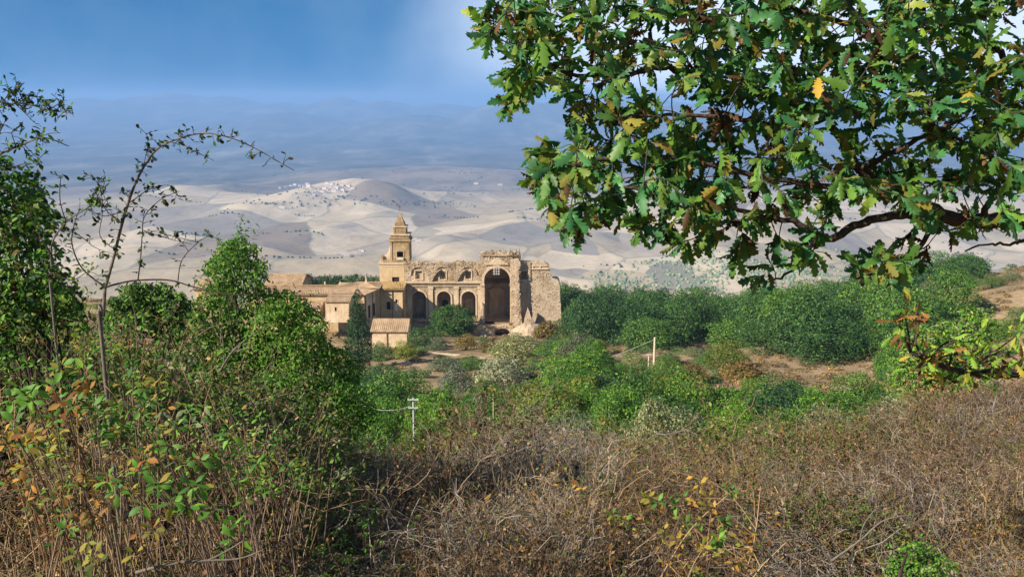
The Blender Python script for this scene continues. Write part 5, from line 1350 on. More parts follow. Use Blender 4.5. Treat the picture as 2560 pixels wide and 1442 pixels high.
def kind_at(px, py, rb):
    n1_ = fbm(np.array([px/170.0]), np.array([py/120.0]), 61, 3)[0]+rb.uniform(-.28,.28)
    if px < 860-max(0, py-1000)*0.55:
        if py > 1130 and px < 560: return 'stk' if n1_ > 0.08 else ('brn' if n1_ > -0.22 else 'olv')
        if py > 1050: return 'brn' if n1_ > 0.14 else ('olv' if n1_ > -0.12 else 'grn')
        return 'olv' if n1_ > 0.02 else 'grn'
    if 1450 < px < 2350 and py < float(np.interp(px, CREST[:,0], CREST[:,1]))+95 and n1_ > 0.10: return 'olv'
    if 1180 < px < 1480 and 1040 < py < 1230: return 'gry' if n1_ > -0.16 else 'brn'
    if py > 1330 and 1000 < px < 2100: return 'gry' if n1_ > -0.1 else 'brn'
    if 1480 < px < 1830 and py > 1080: return 'gld' if n1_ > -0.12 else 'brn'
    if px > 2150 and py > 1200: return 'gry' if n1_ > 0.14 else ('brn' if n1_ > -0.15 else 'gld')
    return 'brn' if n1_ > 0.05 else ('gry' if n1_ > -0.2 else ('gld' if n1_ > -.3 else 'olv'))
N_ = 0
for i in range(60000):
    Y = 3.0+(rb.random()**1.25)*14.5
    X_ = rb.uniform(-1, 1)*(Y*0.60+1.3)
    px_, _ = proj(X_, Y, -0.22*Y)
    yc = float(crest_y(np.array(px_)))
    if Y > yc+2.2: continue
    g_ = gz(X_, Y)
    cpy = float(np.interp(px_, CREST[:,0], CREST[:,1]))+rb.gauss(0, 7)
    zc = at(px_, cpy, yc).z
    z0_ = -2.30 if px_ > 900 else np.interp(px_, [0, 900], [-1.72, -2.30])
    f = min(max((Y-3.6)/(yc-3.6), 0), 1)
    zt = z0_+(zc-z0_)*f
    if Y > yc: zt = zc*Y/yc-0.1
    hgt = (zt-g_)*rb.uniform(0.86, 1.08)
    if Y < 3.3 and abs(X_) < 0.4: continue
    hgt = min(max(hgt, 0.35), 2.2)
    w_ = min(max(hgt, 0.6), 1.25)*rb.uniform(0.85, 1.2)
    ppx, ppy = proj(X_, Y, g_+hgt*0.8)
    k = kind_at(ppx, ppy, rb)
    grp = 'thicket' if ppx < 860-max(0, ppy-1000)*0.55 else 'bank'
    lst = sel[grp]
    sp2 = (0.17+0.012*Y)**2
    if any((X_-q[0])**2+(Y-q[1])**2 < sp2 for q in sel['bank']) or any((X_-q[0])**2+(Y-q[1])**2 < sp2 for q in sel['thicket']): continue
    b0, nb = KINDS_[k]
    hgt *= 1.0+0.5*fbm(np.array([X_*0.75]), np.array([Y*0.75]), 83, 2)[0]
    lst.append((X_, Y, g_, rb.uniform(-.14,.14), rb.uniform(-.14,.14), rb.uniform(0, 6.28), w_, w_, hgt/(1.08 if px_ < 880 else (0.90 if 1130 < px_ < 1430 else 1.04)), b0+rb.randrange(nb)))
    N_ += 1
    if N_ >= 1500: break
for nm, lab in (('bank', 'tangled dry brown and grey brush covering the near bank'), ('thicket', 'mixed green and withered thicket filling the lower left')):
    q = np.array(sel[nm])
    gn_scatter('dry_brush' if nm == 'bank' else 'thicket', q[:,:3], q[:,3:6], q[:,6:9], q[:,9].astype(int), ALLB, lab, 'undergrowth')
# low scrub and tufts over the hollow
SCR = [crown_mesh('scrub', [M['straw'], M['dry_brown'], M['olive_green']], 900+i, [(rnd.uniform(-.5,.5), rnd.uniform(-.5,.5), 0.15, 0.45, 0.45, 0.32) for _ in range(6)], 420, 0.16, RHOMB, 0.2, False, (0.5, 0.3, 0.2)) for i in range(2)] + \
      [crown_mesh('scrub', [M['holm'], M['grey_green'], M['olive_green']], 910+i, [(rnd.uniform(-.6,.6), rnd.uniform(-.6,.6), 0.3, 0.6, 0.6, 0.55) for _ in range(6)], 620, 0.17, RHOMB, 0.2, False, (0.5, 0.25, 0.25)) for i in range(2)]
q = []
rs = random.Random(31)
for i in range(9000):
    Y = math.exp(rs.uniform(math.log(20), math.log(300))); X_ = rs.uniform(-0.62, 0.62)*Y
    g_ = gz(X_, Y) if False else None
    q.append((X_, Y))
q = np.array(q); g_ = ground(q[:,0], q[:,1])
nz_ = fbm(q[:,0]/9, q[:,1]/9, 91, 4); out_ = []
for (X_, Y), z_, n_ in zip(q, g_, nz_):
    px_, py_ = proj(X_, Y, z_)
    clearing = (1840 < px_ < 2170 and 868 < py_ < 965) or (px_ > 2150 and 690 < py_ < 800)
    if 230 < Y < 262 and -85 < X_ < 16: continue
    if Y > 195 and -90 < X_ < -20: continue
    track_ = 1060 < px_ < 1230 and 868 < py_ < 900
    if track_: continue
    if clearing:
        if rs.random() < 0.15: continue
        s = rs.uniform(0.5, 1.0); i_ = rs.randrange(2)
    else:
        i_ = 2+rs.randrange(2) if n_ > 0.06 else rs.randrange(2)
        if i_ > 1 and rs.random() < 0.5: continue
        s = rs.uniform(0.5, 1.2)*(1.0 if i_ > 1 else 0.9)
    s *= min(1.3, 0.6+Y/180)
    out_.append((X_, Y, z_, 0, 0, rs.uniform(0, 6.28), s*1.2, s*1.2, s, i_))
q = np.array(out_)
gn_scatter('hollow_scrub', q[:,:3], q[:,3:6], q[:,6:9], q[:,9].astype(int), SCR, 'low scrub and dry tufts over the floor of the hollow', 'undergrowth')

# shrubs of the bank that stand out from the tangle
def bank_shrub(px, py, Y, me, w, h, label, name='dry_shrub', cat='shrub'):
    p = at(px, py, Y); z = gz(p.x, Y)
    o = link(name, me, None, (p.x, Y, z-0.05)); o.scale = (w, w, max(p.z-z+0.05, 0.5)*h); o.rotation_euler = (0, 0, px*0.37)
    tag(o, label, cat, 'single shrubs of the dry bank')
bank_shrub(1560, 1085, 9.5, GLD[0], 1.7, 1.0, 'golden brown shrub at the crest left of the bare white branch')
bank_shrub(1660, 1215, 5.6, GLD[1], 1.5, 1.0, 'tall rusty gold shrub behind the leafy sprig on the bank')
bank_shrub(1860, 1075, 10.5, OLV[0], 1.6, 1.0, 'olive shrub with browning leaves at the crest right of the bare white branch')
bank_shrub(2020, 1050, 11.0, GLD[0], 1.5, 1.0, 'rust-brown shrub at the crest below the small mid-green bush')
bank_shrub(2460, 950, 11.5, BRN[1], 1.9, 1.0, 'rust-brown shrub topping the bank under the low oak bough')
bank_shrub(2260, 1010, 11.0, BRN[2], 1.7, 1.0, 'brown leafy shrub at the crest just left of the low oak bough')
bank_shrub(1290, 985, 11.5, BRN[0], 1.9, 1.0, 'brown domed shrub on the highest point of the centre of the bank')
bank_shrub(1360, 1090, 9.0, GRY[0], 1.9, 1.0, 'pale grey tangle of bare twigs below the domed brown shrub')
bank_shrub(1190, 1040, 10.5, OLV[1], 1.5, 1.0, 'olive-brown shrub left of the domed brown shrub')
bank_shrub(960, 1150, 7.0, BRN[1], 1.4, 1.0, 'dark brown shrub at the left end of the bank')
bank_shrub(1180, 1240, 5.6, GRY[1], 1.3, 1.0, 'grey bare-twigged bush on the lower left part of the bank')
bank_shrub(2290, 1270, 5.4, GRY[2], 1.2, 1.0, 'silvery bare-twigged bush by the grey dead branch at the lower right')
bank_shrub(2090, 1180, 6.5, BRN[0], 1.4, 1.0, 'rust-brown shrub above the grey dead branch at the lower right')
bank_shrub(1440, 1230, 5.8, BRN[2], 1.2, 1.0, 'brown leafy shrub left of the leafy sprig on the bank')
# ------------------------------------------------------------------ the oak whose boughs hang in from the right
def oak_leaf_tpl(curl, fold, seed):
    rng = random.Random(seed)
    xs = [0.0,0.10,0.17,0.27,0.36,0.45,0.54,0.63,0.72,0.81,0.89,0.96,1.03]
    ws = [0.012,0.03,0.07,0.175,0.095,0.25,0.125,0.30,0.15,0.27,0.13,0.14,0.0]
    V = []; F = []
    for s in (1, -1):
        pass
    n = len(xs)
    def zf(x, y): return -curl*x*x-fold*abs(y)*0.9+0.03*math.sin(9*x+seed)
    for x in xs: V.append((x, 0, zf(x, 0)))
    for s in (1, -1):
        for x, w in zip(xs, ws):
            w2 = w*0.84*rng.uniform(0.82, 1.15); x2 = x+(0.045 if w > 0.16 else 0)
            V.append((x2, s*w2, zf(x2, w2)))
    for k, s in enumerate((1, -1)):
        o = n*(k+1)
        for i in range(n-1):
            if s > 0: F += [(i, i+1, o+i+1), (i, o+i+1, o+i)]
            else: F += [(i, o+i+1, i+1), (i, o+i, o+i+1)]
    return np.array(V), np.array(F)
OAK_T = [oak_leaf_tpl(0.20, 0.45, 1), oak_leaf_tpl(0.45, -0.4, 2), oak_leaf_tpl(-0.25, 0.6, 3), oak_leaf_tpl(0.7, 0.35, 4), oak_leaf_tpl(0.3, 0.9, 5)]
DRY_T = [oak_leaf_tpl(0.75, 0.9, 6), oak_leaf_tpl(-0.5, 0.8, 7)]
def inside(poly, x, y):
    c = False; j = len(poly)-1
    for i in range(len(poly)):
        if (poly[i][1] > y) != (poly[j][1] > y) and x < (poly[j][0]-poly[i][0])*(y-poly[i][1])/(poly[j][1]-poly[i][1])+poly[i][0]: c = not c
        j = i
    return c
def smooth_line(pts, sub=4):
    """Catmull-Rom through the points"""
    P = [pts[0]]+list(pts)+[pts[-1]]; out = []
    for i in range(1, len(P)-2):
        for k in range(sub):
            t_ = k/sub
            out.append(0.5*((2*P[i])+(P[i+1]-P[i-1])*t_+(2*P[i-1]-5*P[i]+4*P[i+1]-P[i+2])*t_**2+(3*P[i]-P[i-1]-3*P[i+1]+P[i+2])*t_**3))
    out.append(P[-2]); return out
class Limbs:
    def __init__(s): s.V = []; s.F = []
    def add(s, pts, r0, r1, k=6):
        v, f = tube_np(pts, r0, r1, k); o = len(s.V)
        s.V.extend([tuple(p) for p in v]); s.F.extend([tuple(i+o for i in q) for q in f])
    def build(s, name, mat, parent, smooth=True):
        mb = MB(); mb.v, mb.f = s.V, s.F
        return mb.build(name, mat, parent, smooth)
def leaf_frame(pos, ax, nor, size):
    ax = Vector(ax).normalized(); by = Vector(nor).cross(ax)
    if by.length < 1e-4: by = Vector((0,0,1)).cross(ax)
    by.normalize(); nz = ax.cross(by)
    return Matrix(((ax.x*size, by.x*size, nz.x*size, pos[0]), (ax.y*size, by.y*size, nz.y*size, pos[1]), (ax.z*size, by.z*size, nz.z*size, pos[2]), (0,0,0,1)))
TPLMESH = {}
def leaf_objects(root, leaves, tpls, mats, nmax=300, stuff='foliage'):
    """leaves: (pos, axis, normal, size, template, material); the nmax that show largest are objects, the others one mesh"""
    org = ORG[root.name]
    def show(l):
        p = Vector(l[0]); f = p.y*CT-p.z*ST
        if f < 0.3: return 0
        px, py = proj(*l[0])
        return (l[3]/f) if (-20 < px < 2580 and -20 < py < 1460) else 0
    order = sorted(range(len(leaves)), key=lambda i: -show(leaves[i]))
    big, rest = order[:nmax], order[nmax:]
    for i in big:
        pos, ax, nor, size, ti, mi = leaves[i]
        key = (id(tpls), ti, mi)
        if key not in TPLMESH:
            TPLMESH[key] = np_mesh('leaf', tpls[ti][0], tpls[ti][1], M[mi], smooth=True)
        o = bpy.data.objects.new('leaf', TPLMESH[key]); C.objects.link(o); o.parent = root
        o.matrix_local = leaf_frame(np.array(pos)-org, ax, nor, size)
    if rest:
        Vs = []; Fs = []; mi_ = []; o_ = 0; names = sorted(set(leaves[i][5] for i in rest))
        groups = {}
        for i in rest: groups.setdefault((leaves[i][4], leaves[i][5]), []).append(leaves[i])
        for (ti, mm), ls in groups.items():
            V, F = place_leaves(tpls[ti], np.array([l[0] for l in ls])-org, np.array([tuple(l[1]) for l in ls]), np.array([tuple(l[2]) for l in ls]), np.array([l[3] for l in ls]))
            Vs.append(V); Fs.append(F+o_); o_ += len(V); mi_ += [names.index(mm)]*len(F)
        o = link(stuff, np_mesh(stuff, np.concatenate(Vs), np.concatenate(Fs), [M[n_] for n_ in names], mi_, True), root)
        o['kind'] = 'stuff'
ro = random.Random(12)
OX, OY = at(3010, 700, 3.75).x, 3.75
oak = empty('oak_tree', (OX, OY, gz(OX, OY)), 'oak with lobed green and browning leaves reaching in from the top right', 'tree')
def pl(*pts): return [at(a, b, c) for a, b, c in pts]
trunk = Limbs()
gb = gz(OX, OY)
trunk.add(smooth_line([Vector((OX+0.05,OY,gb-0.3)),Vector((OX,OY,gb+0.5)),Vector((OX+0.06,OY+0.05,-0.6)),at(3010,560,3.75),at(3030,200,3.85),at(3000,-300,3.9),at(2960,-700,3.9)]), 0.20, 0.09, 12)
trunk.build('trunk', M['bark_oak'], oak)
BRANCHES = [
 (pl((3010,570,3.75),(2800,555,3.68),(2640,552,3.62),(2500,553,3.58),(2390,548,3.55),(2300,508,3.5),(2215,468,3.46),(2150,425,3.45),(2100,345,3.45),(2074,290,3.45),(2105,250,3.47)), 0.040, 0.009),
 (pl((2400,552,3.56),(2300,540,3.45),(2220,540,3.4),(2150,560,3.36),(2090,592,3.33),(2050,596,3.3),(2000,560,3.28),(1940,545,3.26),(1860,530,3.24),(1760,500,3.22),(1640,480,3.2),(1520,470,3.18)), 0.020, 0.004),
 (pl((2074,290,3.45),(2000,262,3.42),(1900,236,3.4),(1800,205,3.38),(1720,182,3.36),(1650,168,3.35),(1580,185,3.34),(1480,190,3.3),(1390,170,3.28),(1300,110,3.26),(1230,60,3.25)), 0.018, 0.003),
 (pl((1650,168,3.35),(1630,120,3.36),(1628,60,3.37),(1636,-30,3.38)), 0.010, 0.006),
 (pl((1750,192,3.37),(1700,140,3.4),(1660,85,3.43)), 0.007, 0.003),
 (pl((1760,195,3.37),(1730,110,3.3),(1742,40,3.3),(1760,-40,3.3)), 0.008, 0.004),
 (pl((3000,-200,3.9),(2700,-40,3.7),(2480,-10,3.6),(2440,50,3.6),(2480,110,3.6),(2520,160,3.6)), 0.03, 0.010),
 (pl((2445,40,3.6),(2300,58,3.5),(2180,62,3.45),(2060,48,3.4),(1960,20,3.4),(1800,40,3.4)), 0.016, 0.004),
 (pl((2150,425,3.45),(2240,380,3.3),(2330,330,3.2),(2420,290,3.1)), 0.012, 0.004),
 (pl((2330,540,3.5),(2300,620,3.35),(2230,670,3.3),(2140,700,3.26)), 0.012, 0.003),
 (pl((2040,596,3.3),(2010,640,3.26),(1965,690,3.24),(1910,705,3.22)), 0.008, 0.003),
 (pl((2560,602,3.4),(2530,610,3.4),(2480,612,3.38),(2410,625,3.35)), 0.007, 0.003),
 (pl((2750,556,3.66),(2640,590,3.5),(2560,602,3.4)), 0.012, 0.007),
 (pl((2215,468,3.46),(2120,470,3.35),(2000,455,3.3),(1850,430,3.25),(1700,400,3.2),(1560,390,3.15),(1420,420,3.12),(1370,400,3.1),(1345,375,3.1)), 0.013, 0.003),
 (pl((2074,290,3.45),(1980,320,3.3),(1850,300,3.2),(1700,290,3.15),(1560,290,3.1),(1480,300,3.08)), 0.011, 0.003),
 (pl((2450,552,3.56),(2480,500,3.4),(2540,470,3.3),(2600,440,3.25)), 0.014, 0.005),
 (pl((1300,110,3.26),(1240,78,3.25),(1188,74,3.25)), 0.004, 0.002),
 (pl((1390,170,3.28),(1330,230,3.25),(1270,262,3.24)), 0.005, 0.002),
]
nodes = []
for pts, r0, r1 in BRANCHES:
    lm = Limbs(); sp = smooth_line(pts, 5)
    sp = [p+Vector((ro.uniform(-1,1),ro.uniform(-1,1),ro.uniform(-1,1)))*0.006 for p in sp]
    lm.add(sp, r0, r1, 9 if r0 > 0.02 else 6)
    lm.build('branch', M['bark_oak'], oak)
    nodes += sp
OUT = [(1190,28),(1205,95),(1250,112),(1300,130),(1262,170),(1270,200),(1300,215),(1238,262),(1250,285),(1310,262),(1380,245),(1440,240),(1475,258),(1430,300),(1440,345),(1400,370),(1365,345),(1326,372),(1345,410),(1322,460),(1372,500),(1395,530),(1392,572),(1440,588),(1490,548),(1560,545),(1600,580),(1680,620),(1690,650),(1720,640),(1740,590),(1800,585),(1830,610),(1862,655),(1880,600),(1930,610),(1960,660),(1920,700),(1990,680),(2050,650),(2120,690),(2200,705),(2290,690),(2320,640),(2400,610),(2470,640),(2560,610),(2800,600),(2900,300),(2900,-260),(1500,-260),(1330,-60),(1240,0)]
HOLES = [[(1500,205),(1600,182),(1720,215),(1740,240),(1690,262),(1600,250),(1540,262),(1500,240)],[(2190,285),(2260,272),(2320,300),(2300,350),(2220,360),(2160,320)],[(2140,480),(2220,500),(2330,560),(2260,590),(2150,640),(2030,650),(2060,620),(2150,570),(2100,520)],[(2380,480),(2560,480),(2560,530),(2400,530)],[(2400,590),(2560,570),(2560,640),(2420,640)],[(1745,40),(1800,70),(1790,150),(1740,120)],[(2450,120),(2560,60),(2560,130),(2480,170)],[(1820,590),(1900,560),(1990,580),(1900,620)],[(1420,60),(1460,40),(1480,80),(1440,100)],[(2330,380),(2400,360),(2420,420),(2350,430)],[(1940,90),(2000,70),(2010,130),(1960,150)],[(1660,60),(1720,60),(1700,140),(1660,130)],[(1880,420),(1920,410),(1920,450),(1880,450)]]
cl = []
tries = 0
while len(cl) < 860 and tries < 40000:
    tries += 1
    px, py = ro.uniform(1180, 2860), ro.uniform(-250, 730)
    if not inside(OUT, px, py): continue
    edge = min(math.hypot(px-a, py-b) for a, b in OUT)
    if any(inside(h, px, py) for h in HOLES) and ro.random() < 0.93: continue
    if py > 470 and px > 1950 and ro.random() < 0.5: continue
    if py > 555 and 1690 < px < 1990 and ro.random() < 0.62: continue
    if px > 2580 and ro.random() < 0.6: continue
    if py < -20 and ro.random() < 0.45: continue
    Y = ro.triangular(2.75, 4.1, 3.25)
    p = at(px, py, Y)
    if any((p-q).length < 0.06 for q in cl): continue
    cl.append(p)
for px, py, Y in ((1205,40,3.24),(1235,20,3.25),(1260,70,3.25),(1290,20,3.26),(1222,84,3.24),(1300,60,3.25),(1285,185,3.2),(1275,248,3.24),(1310,235,3.23),(1345,372,3.1),(1385,385,3.1),(1340,440,3.1),(1350,465,3.12),(1405,545,3.1),(1420,570,3.12),(1450,560,3.1),(1700,610,3.2),(1755,590,3.2),(1840,630,3.2),(1862,600,3.2),(1905,690,3.22),(1930,660,3.22)):
    cl.append(at(px, py, Y))
hub = at(2300, 400, 3.5)
cl.sort(key=lambda p: min((p-n).length for n in nodes[::3]))
tw = Limbs(); leaves = []
node_arr = [tuple(n) for n in nodes]
for p in cl:
    A = np.array(node_arr); d = np.linalg.norm(A-np.array(p), axis=1)
    # prefer a node on the trunk side so that twigs grow outward
    pen = d + 0.25*np.maximum(0, (np.linalg.norm(A-np.array(hub), axis=1)-(p-hub).length))
    q = Vector(node_arr[int(pen.argmin())]); L_ = (p-q).length
    if L_ > 0.03:
        mid = q.lerp(p, 0.5)+Vector((ro.uniform(-1,1),ro.uniform(-1,1),ro.uniform(-0.2,1.2)))*L_*0.14
        pts = smooth_line([q, mid, p], 3)
        r0 = 0.0021+0.0022*min(L_, 0.5)
        tw.add(pts, r0, 0.0016, 5)
        node_arr += [tuple(x) for x in pts[1:-1]]
        node_arr.append(tuple(p))
        dirn = (pts[-1]-pts[-2]).normalized()
    else: dirn = (p-hub).normalized()
    px, py = proj(*p)
    brown = 0.10+0.22*max(0, fbm(np.array([px/120.]), np.array([py/120.]), 17, 2)[0])*2
    if py > 560: brown += 0.12
    nl = ro.randint(7, 11)
    dead = ro.random() < brown*0.36
    for k in range(nl):
        th = k*2.4+ro.uniform(-.5,.5); tilt = ro.uniform(0.35, 1.25)
        a = dirn.orthogonal().normalized(); b = dirn.cross(a)
        dv = (dirn*math.cos(tilt)+(a*math.cos(th)+b*math.sin(th))*math.sin(tilt)).normalized()
        dv = (dv+Vector((0,0,-0.22 if not dead else -0.5))).normalized()
        nv = (Vector((0,0,1))*0.9+Vector((-0.35,-0.55,0.1))+Vector((ro.gauss(0,1),ro.gauss(0,1),ro.gauss(0,1)))*0.7)
        pos = p+dirn*ro.uniform(-0.035, 0.006)
        r_ = ro.random()
        mat = 'oak_brown' if dead or r_ < brown*0.22+0.05 else ('oak_yellow' if r_ < brown*0.22+0.14 else ('oak_cool' if r_ > 0.68 else 'oak_green'))
        size = ro.uniform(0.048, 0.084)*(0.72 if mat == 'oak_brown' else 1)
        ti = ro.randrange(5) if mat != 'oak_brown' else 5+ro.randrange(2)
        leaves.append((tuple(pos), dv, nv, size, ti, mat))
tw.build('twigs', M['bark_dark'], oak)['kind'] = 'stuff'
leaf_objects(oak, leaves, OAK_T+DRY_T, M, 300)
# low bough of the same oak crossing the right edge
lb = pl((3010,900,3.3),(2800,905,3.0),(2640,925,2.85),(2560,932,2.8),(2480,934,2.78),(2400,928,2.76),(2330,905,2.74),(2275,880,2.72))
lm = Limbs(); sp = smooth_line(lb, 5); lm.add(sp, 0.022, 0.005, 7); lm.build('branch', M['bark_dark'], oak)
low = []; tw = Limbs()
for (px, py, w) in [(2290,770,1),(2262,790,1),(2250,815,1),(2300,830,.6),(2350,870,.6),(2310,890,1),(2380,880,.4),(2430,890,.4),(2470,860,.3),(2520,880,.4),(2540,840,.3),(2420,930,.6),(2360,945,.5),(2300,920,.8),(2340,905,.7),(2480,900,.5),(2555,900,.4),(2450,830,.2),(2390,845,.3),(2500,925,.6)]:
    Y = 2.72+ro.uniform(-.12,.12); p = at(px, py, Y)
    q = min(sp, key=lambda n: (n-p).length)
    mid = q.lerp(p, .5)+Vector((ro.uniform(-1,1),0,ro.uniform(-.5,1)))*0.02
    tw.add(smooth_line([q, mid, p], 3), 0.004, 0.0018, 5)
    for k in range(ro.randint(12, 18)):
        dv = Vector((ro.gauss(0,1),ro.gauss(0,.6),ro.gauss(0,1)-0.4)).normalized()
        mat = ('oak_brown' if ro.random() < w*0.55 else ('oak_yellow' if ro.random() < .12 else 'oak_green'))
        low.append((tuple(p+dv*ro.uniform(-.02,.05)), dv, Vector((ro.gauss(0,.6),-.5+ro.gauss(0,.6),1)), ro.uniform(.022,.043), (5+ro.randrange(2)) if mat == 'oak_brown' else ro.randrange(5), mat))
tw.build('twigs', M['bark_dark'], oak)['kind'] = 'stuff'
leaf_objects(oak, low, OAK_T+DRY_T, M, 0, 'low_foliage')

# ------------------------------------------------------------------ thorny saplings on the left, bare arching stems with small leaves
HAW_T = [(np.array([(0,0,0),(0.35,0.26,0.05),(0.75,0.30,0.0),(1,0,-0.05),(0.75,-0.30,0.0),(0.35,-0.26,0.05),(0.5,0,-0.04)]), LEAF6[1]),
         (np.array([(0,0,0),(0.3,0.2,0.1),(0.7,0.24,0.12),(1,0,0.05),(0.7,-0.24,0.12),(0.3,-0.2,0.1),(0.5,0,-0.02)]), LEAF6[1])]
def sapling(name, label, cat, base, lines, Y, r, leaf, dens, mats, seed, twl=0.06, skip=0.0, nmax=300, bark='bark_grey', bark2='bark_dark'):
    rs_ = random.Random(seed)
    b = at(base[0], base[1], Y); zb = gz(b.x, Y)
    root = empty(name, (b.x, Y, zb), label, cat)
    st = Limbs(); leaves = []; tw = Limbs()
    for li, line in enumerate(lines):
        pts = [at(p[0], p[1], Y+(p[2] if len(p) > 2 else rs_.uniform(-.03,.03))) for p in line[0]]
        if line[2]: pts = [Vector((pts[0].x+0.02, pts[0].y, gz(pts[0].x, pts[0].y)-0.1))]+pts
        sp = smooth_line(pts, 5)
        r0, r1 = line[1]
        lm = Limbs(); lm.add(sp, r0*r, r1*r, 7); lm.build('stem', M[bark if r0*r > 0.006 else bark2], root)
        tot = sum((sp[i+1]-sp[i]).length for i in range(len(sp)-1)); n = int(tot*dens*line[3])
        for k in range(n):
            f = (skip+(1-skip)*rs_.random())*(len(sp)-1.001); i = int(f); p = sp[i].lerp(sp[i+1], f-i)
            t_ = (sp[i+1]-sp[i]).normalized()
            sd = Vector((rs_.gauss(0,1),rs_.gauss(0,1),rs_.gauss(0,1)+0.3)); sd = (sd-t_*sd.dot(t_)*0.7).normalized()
            ln = twl*rs_.uniform(0.15, 1.0); e = p+sd*ln
            tw.add([p, p.lerp(e, .5)+Vector((0,0,ln*.08)), e], 0.0016, 0.0008, 4)
            for j in range(rs_.randint(2, 4)):
                q = p.lerp(e, rs_.uniform(0.3, 1.05))
                dv = (sd+Vector((rs_.gauss(0,.8),rs_.gauss(0,.8),rs_.gauss(0,.8)))).normalized()
                leaves.append((tuple(q), dv, Vector((rs_.gauss(0,.6)-.3,rs_.gauss(0,.6)-.4,1)), leaf*rs_.uniform(.6,1.3), rs_.randrange(2), rs_.choices(mats[0], mats[1])[0]))
    tw.build('twigs', M['bark_dark'], root)['kind'] = 'stuff'
    leaf_objects(root, leaves, HAW_T, M, nmax)
    return root
sapling('thorn_sapling', 'bare thorny sapling with one long stem arching over to the right against the plain', 'sapling', (256,850),
 [([(254,846),(258,790),(262,722)], (1.0,0.85), True, 0.0),
  ([(262,722),(285,640),(305,560),(330,480),(358,420),(394,372),(448,346),(512,333),(580,346),(642,373),(692,402),(735,426)], (0.8,0.16), False, 1.5),
  ([(262,718),(330,702),(420,700),(480,716),(560,735),(610,738)], (0.5,0.2), False, 0.5),
  ([(260,716),(205,670),(180,610),(186,560),(200,520)], (0.45,0.15), False, 0.8),
  ([(345,700),(352,640),(356,582),(362,540),(400,500),(448,478)], (0.32,0.12), False, 1.2),
  ([(356,575),(400,590),(440,602),(480,610)], (0.2,0.1), False, 0.6),
  ([(445,702),(455,650),(495,606),(522,592),(556,600)], (0.26,0.12), False, 0.5),
  ([(495,606),(430,590),(372,576)], (0.18,0.1), False, 0.4),
  ([(305,560),(262,520),(250,470),(225,432)], (0.25,0.1), False, 1.6),
  ([(320,510),(380,470),(430,465),(445,490)], (0.25,0.1), False, 1.2),
  ([(290,625),(250,590),(256,530),(240,480)], (0.25,0.1), False, 1.2),
  ([(448,346),(470,370),(500,385),(535,402)], (0.2,0.1), False, 1.6),
  ([(358,420),(370,350),(352,322)], (0.16,0.1), False, 1.0)],
 4.3, 0.0095, 0.022, 40, (['haw_leaf','lush','oak_brown'], (0.8,0.15,0.05)), 5)
sapling('thorn_shrub', 'thin thorny shrub with dark little leaves behind the arching sapling, at the left', 'sapling', (128,760),
 [([(130,760),(130,690),(130,610),(165,556),(215,522),(245,500),(262,452)], (0.8,0.2), True, 0.9),
  ([(130,640),(95,580),(70,520)], (0.5,0.2), False, 0.8),
  ([(165,556),(150,500),(152,440)], (0.4,0.2), False, 0.9),
  ([(215,522),(260,540),(300,530),(335,505)], (0.3,0.15), False, 0.9),
  ([(150,570),(200,590),(240,620),(300,640)], (0.3,0.15), False, 0.9),
  ([(131,680),(180,700),(220,680),(250,690)], (0.3,0.15), False, 0.5)],
 4.9, 0.0085, 0.025, 34, (['haw_leaf','lush','olive_green'], (0.6,0.25,0.15)), 6)
sapling('thorn_bough', 'dark leafy thorn sprays poking in at the upper left edge of the view', 'sapling', (-190,560),
 [([(-200,560),(-150,420),(-90,320),(0,268),(60,259),(122,275),(182,284)], (1.0,0.2), True, 1.3),
  ([(60,259),(45,225),(40,206)], (0.25,0.1), False, 3),
  ([(0,266),(20,235),(20,215)], (0.25,0.1), False, 3),
  ([(100,268),(92,240),(102,228)], (0.25,0.1), False, 2.5),
  ([(122,275),(150,258),(160,250)], (0.25,0.1), False, 2.5),
  ([(40,262),(70,290),(75,298)], (0.2,0.1), False, 1.5),
  ([(-150,470),(-60,420),(0,385),(60,360),(110,344),(172,366)], (0.8,0.2), False, 1.4),
  ([(40,368),(30,330),(55,330)], (0.25,0.1), False, 2.5),
  ([(90,350),(120,335),(152,333)], (0.25,0.1), False, 1.5),
  ([(-40,410),(0,330),(10,310)], (0.3,0.1), False, 2),
  ([(60,362),(90,392),(100,400)], (0.2,0.1), False, 1.0),
  ([(-60,420),(20,420),(60,410),(105,408)], (0.3,0.1), False, 0.6)],
 4.0, 0.009, 0.021, 36, (['haw_leaf','lush'], (0.85,0.15)), 7)
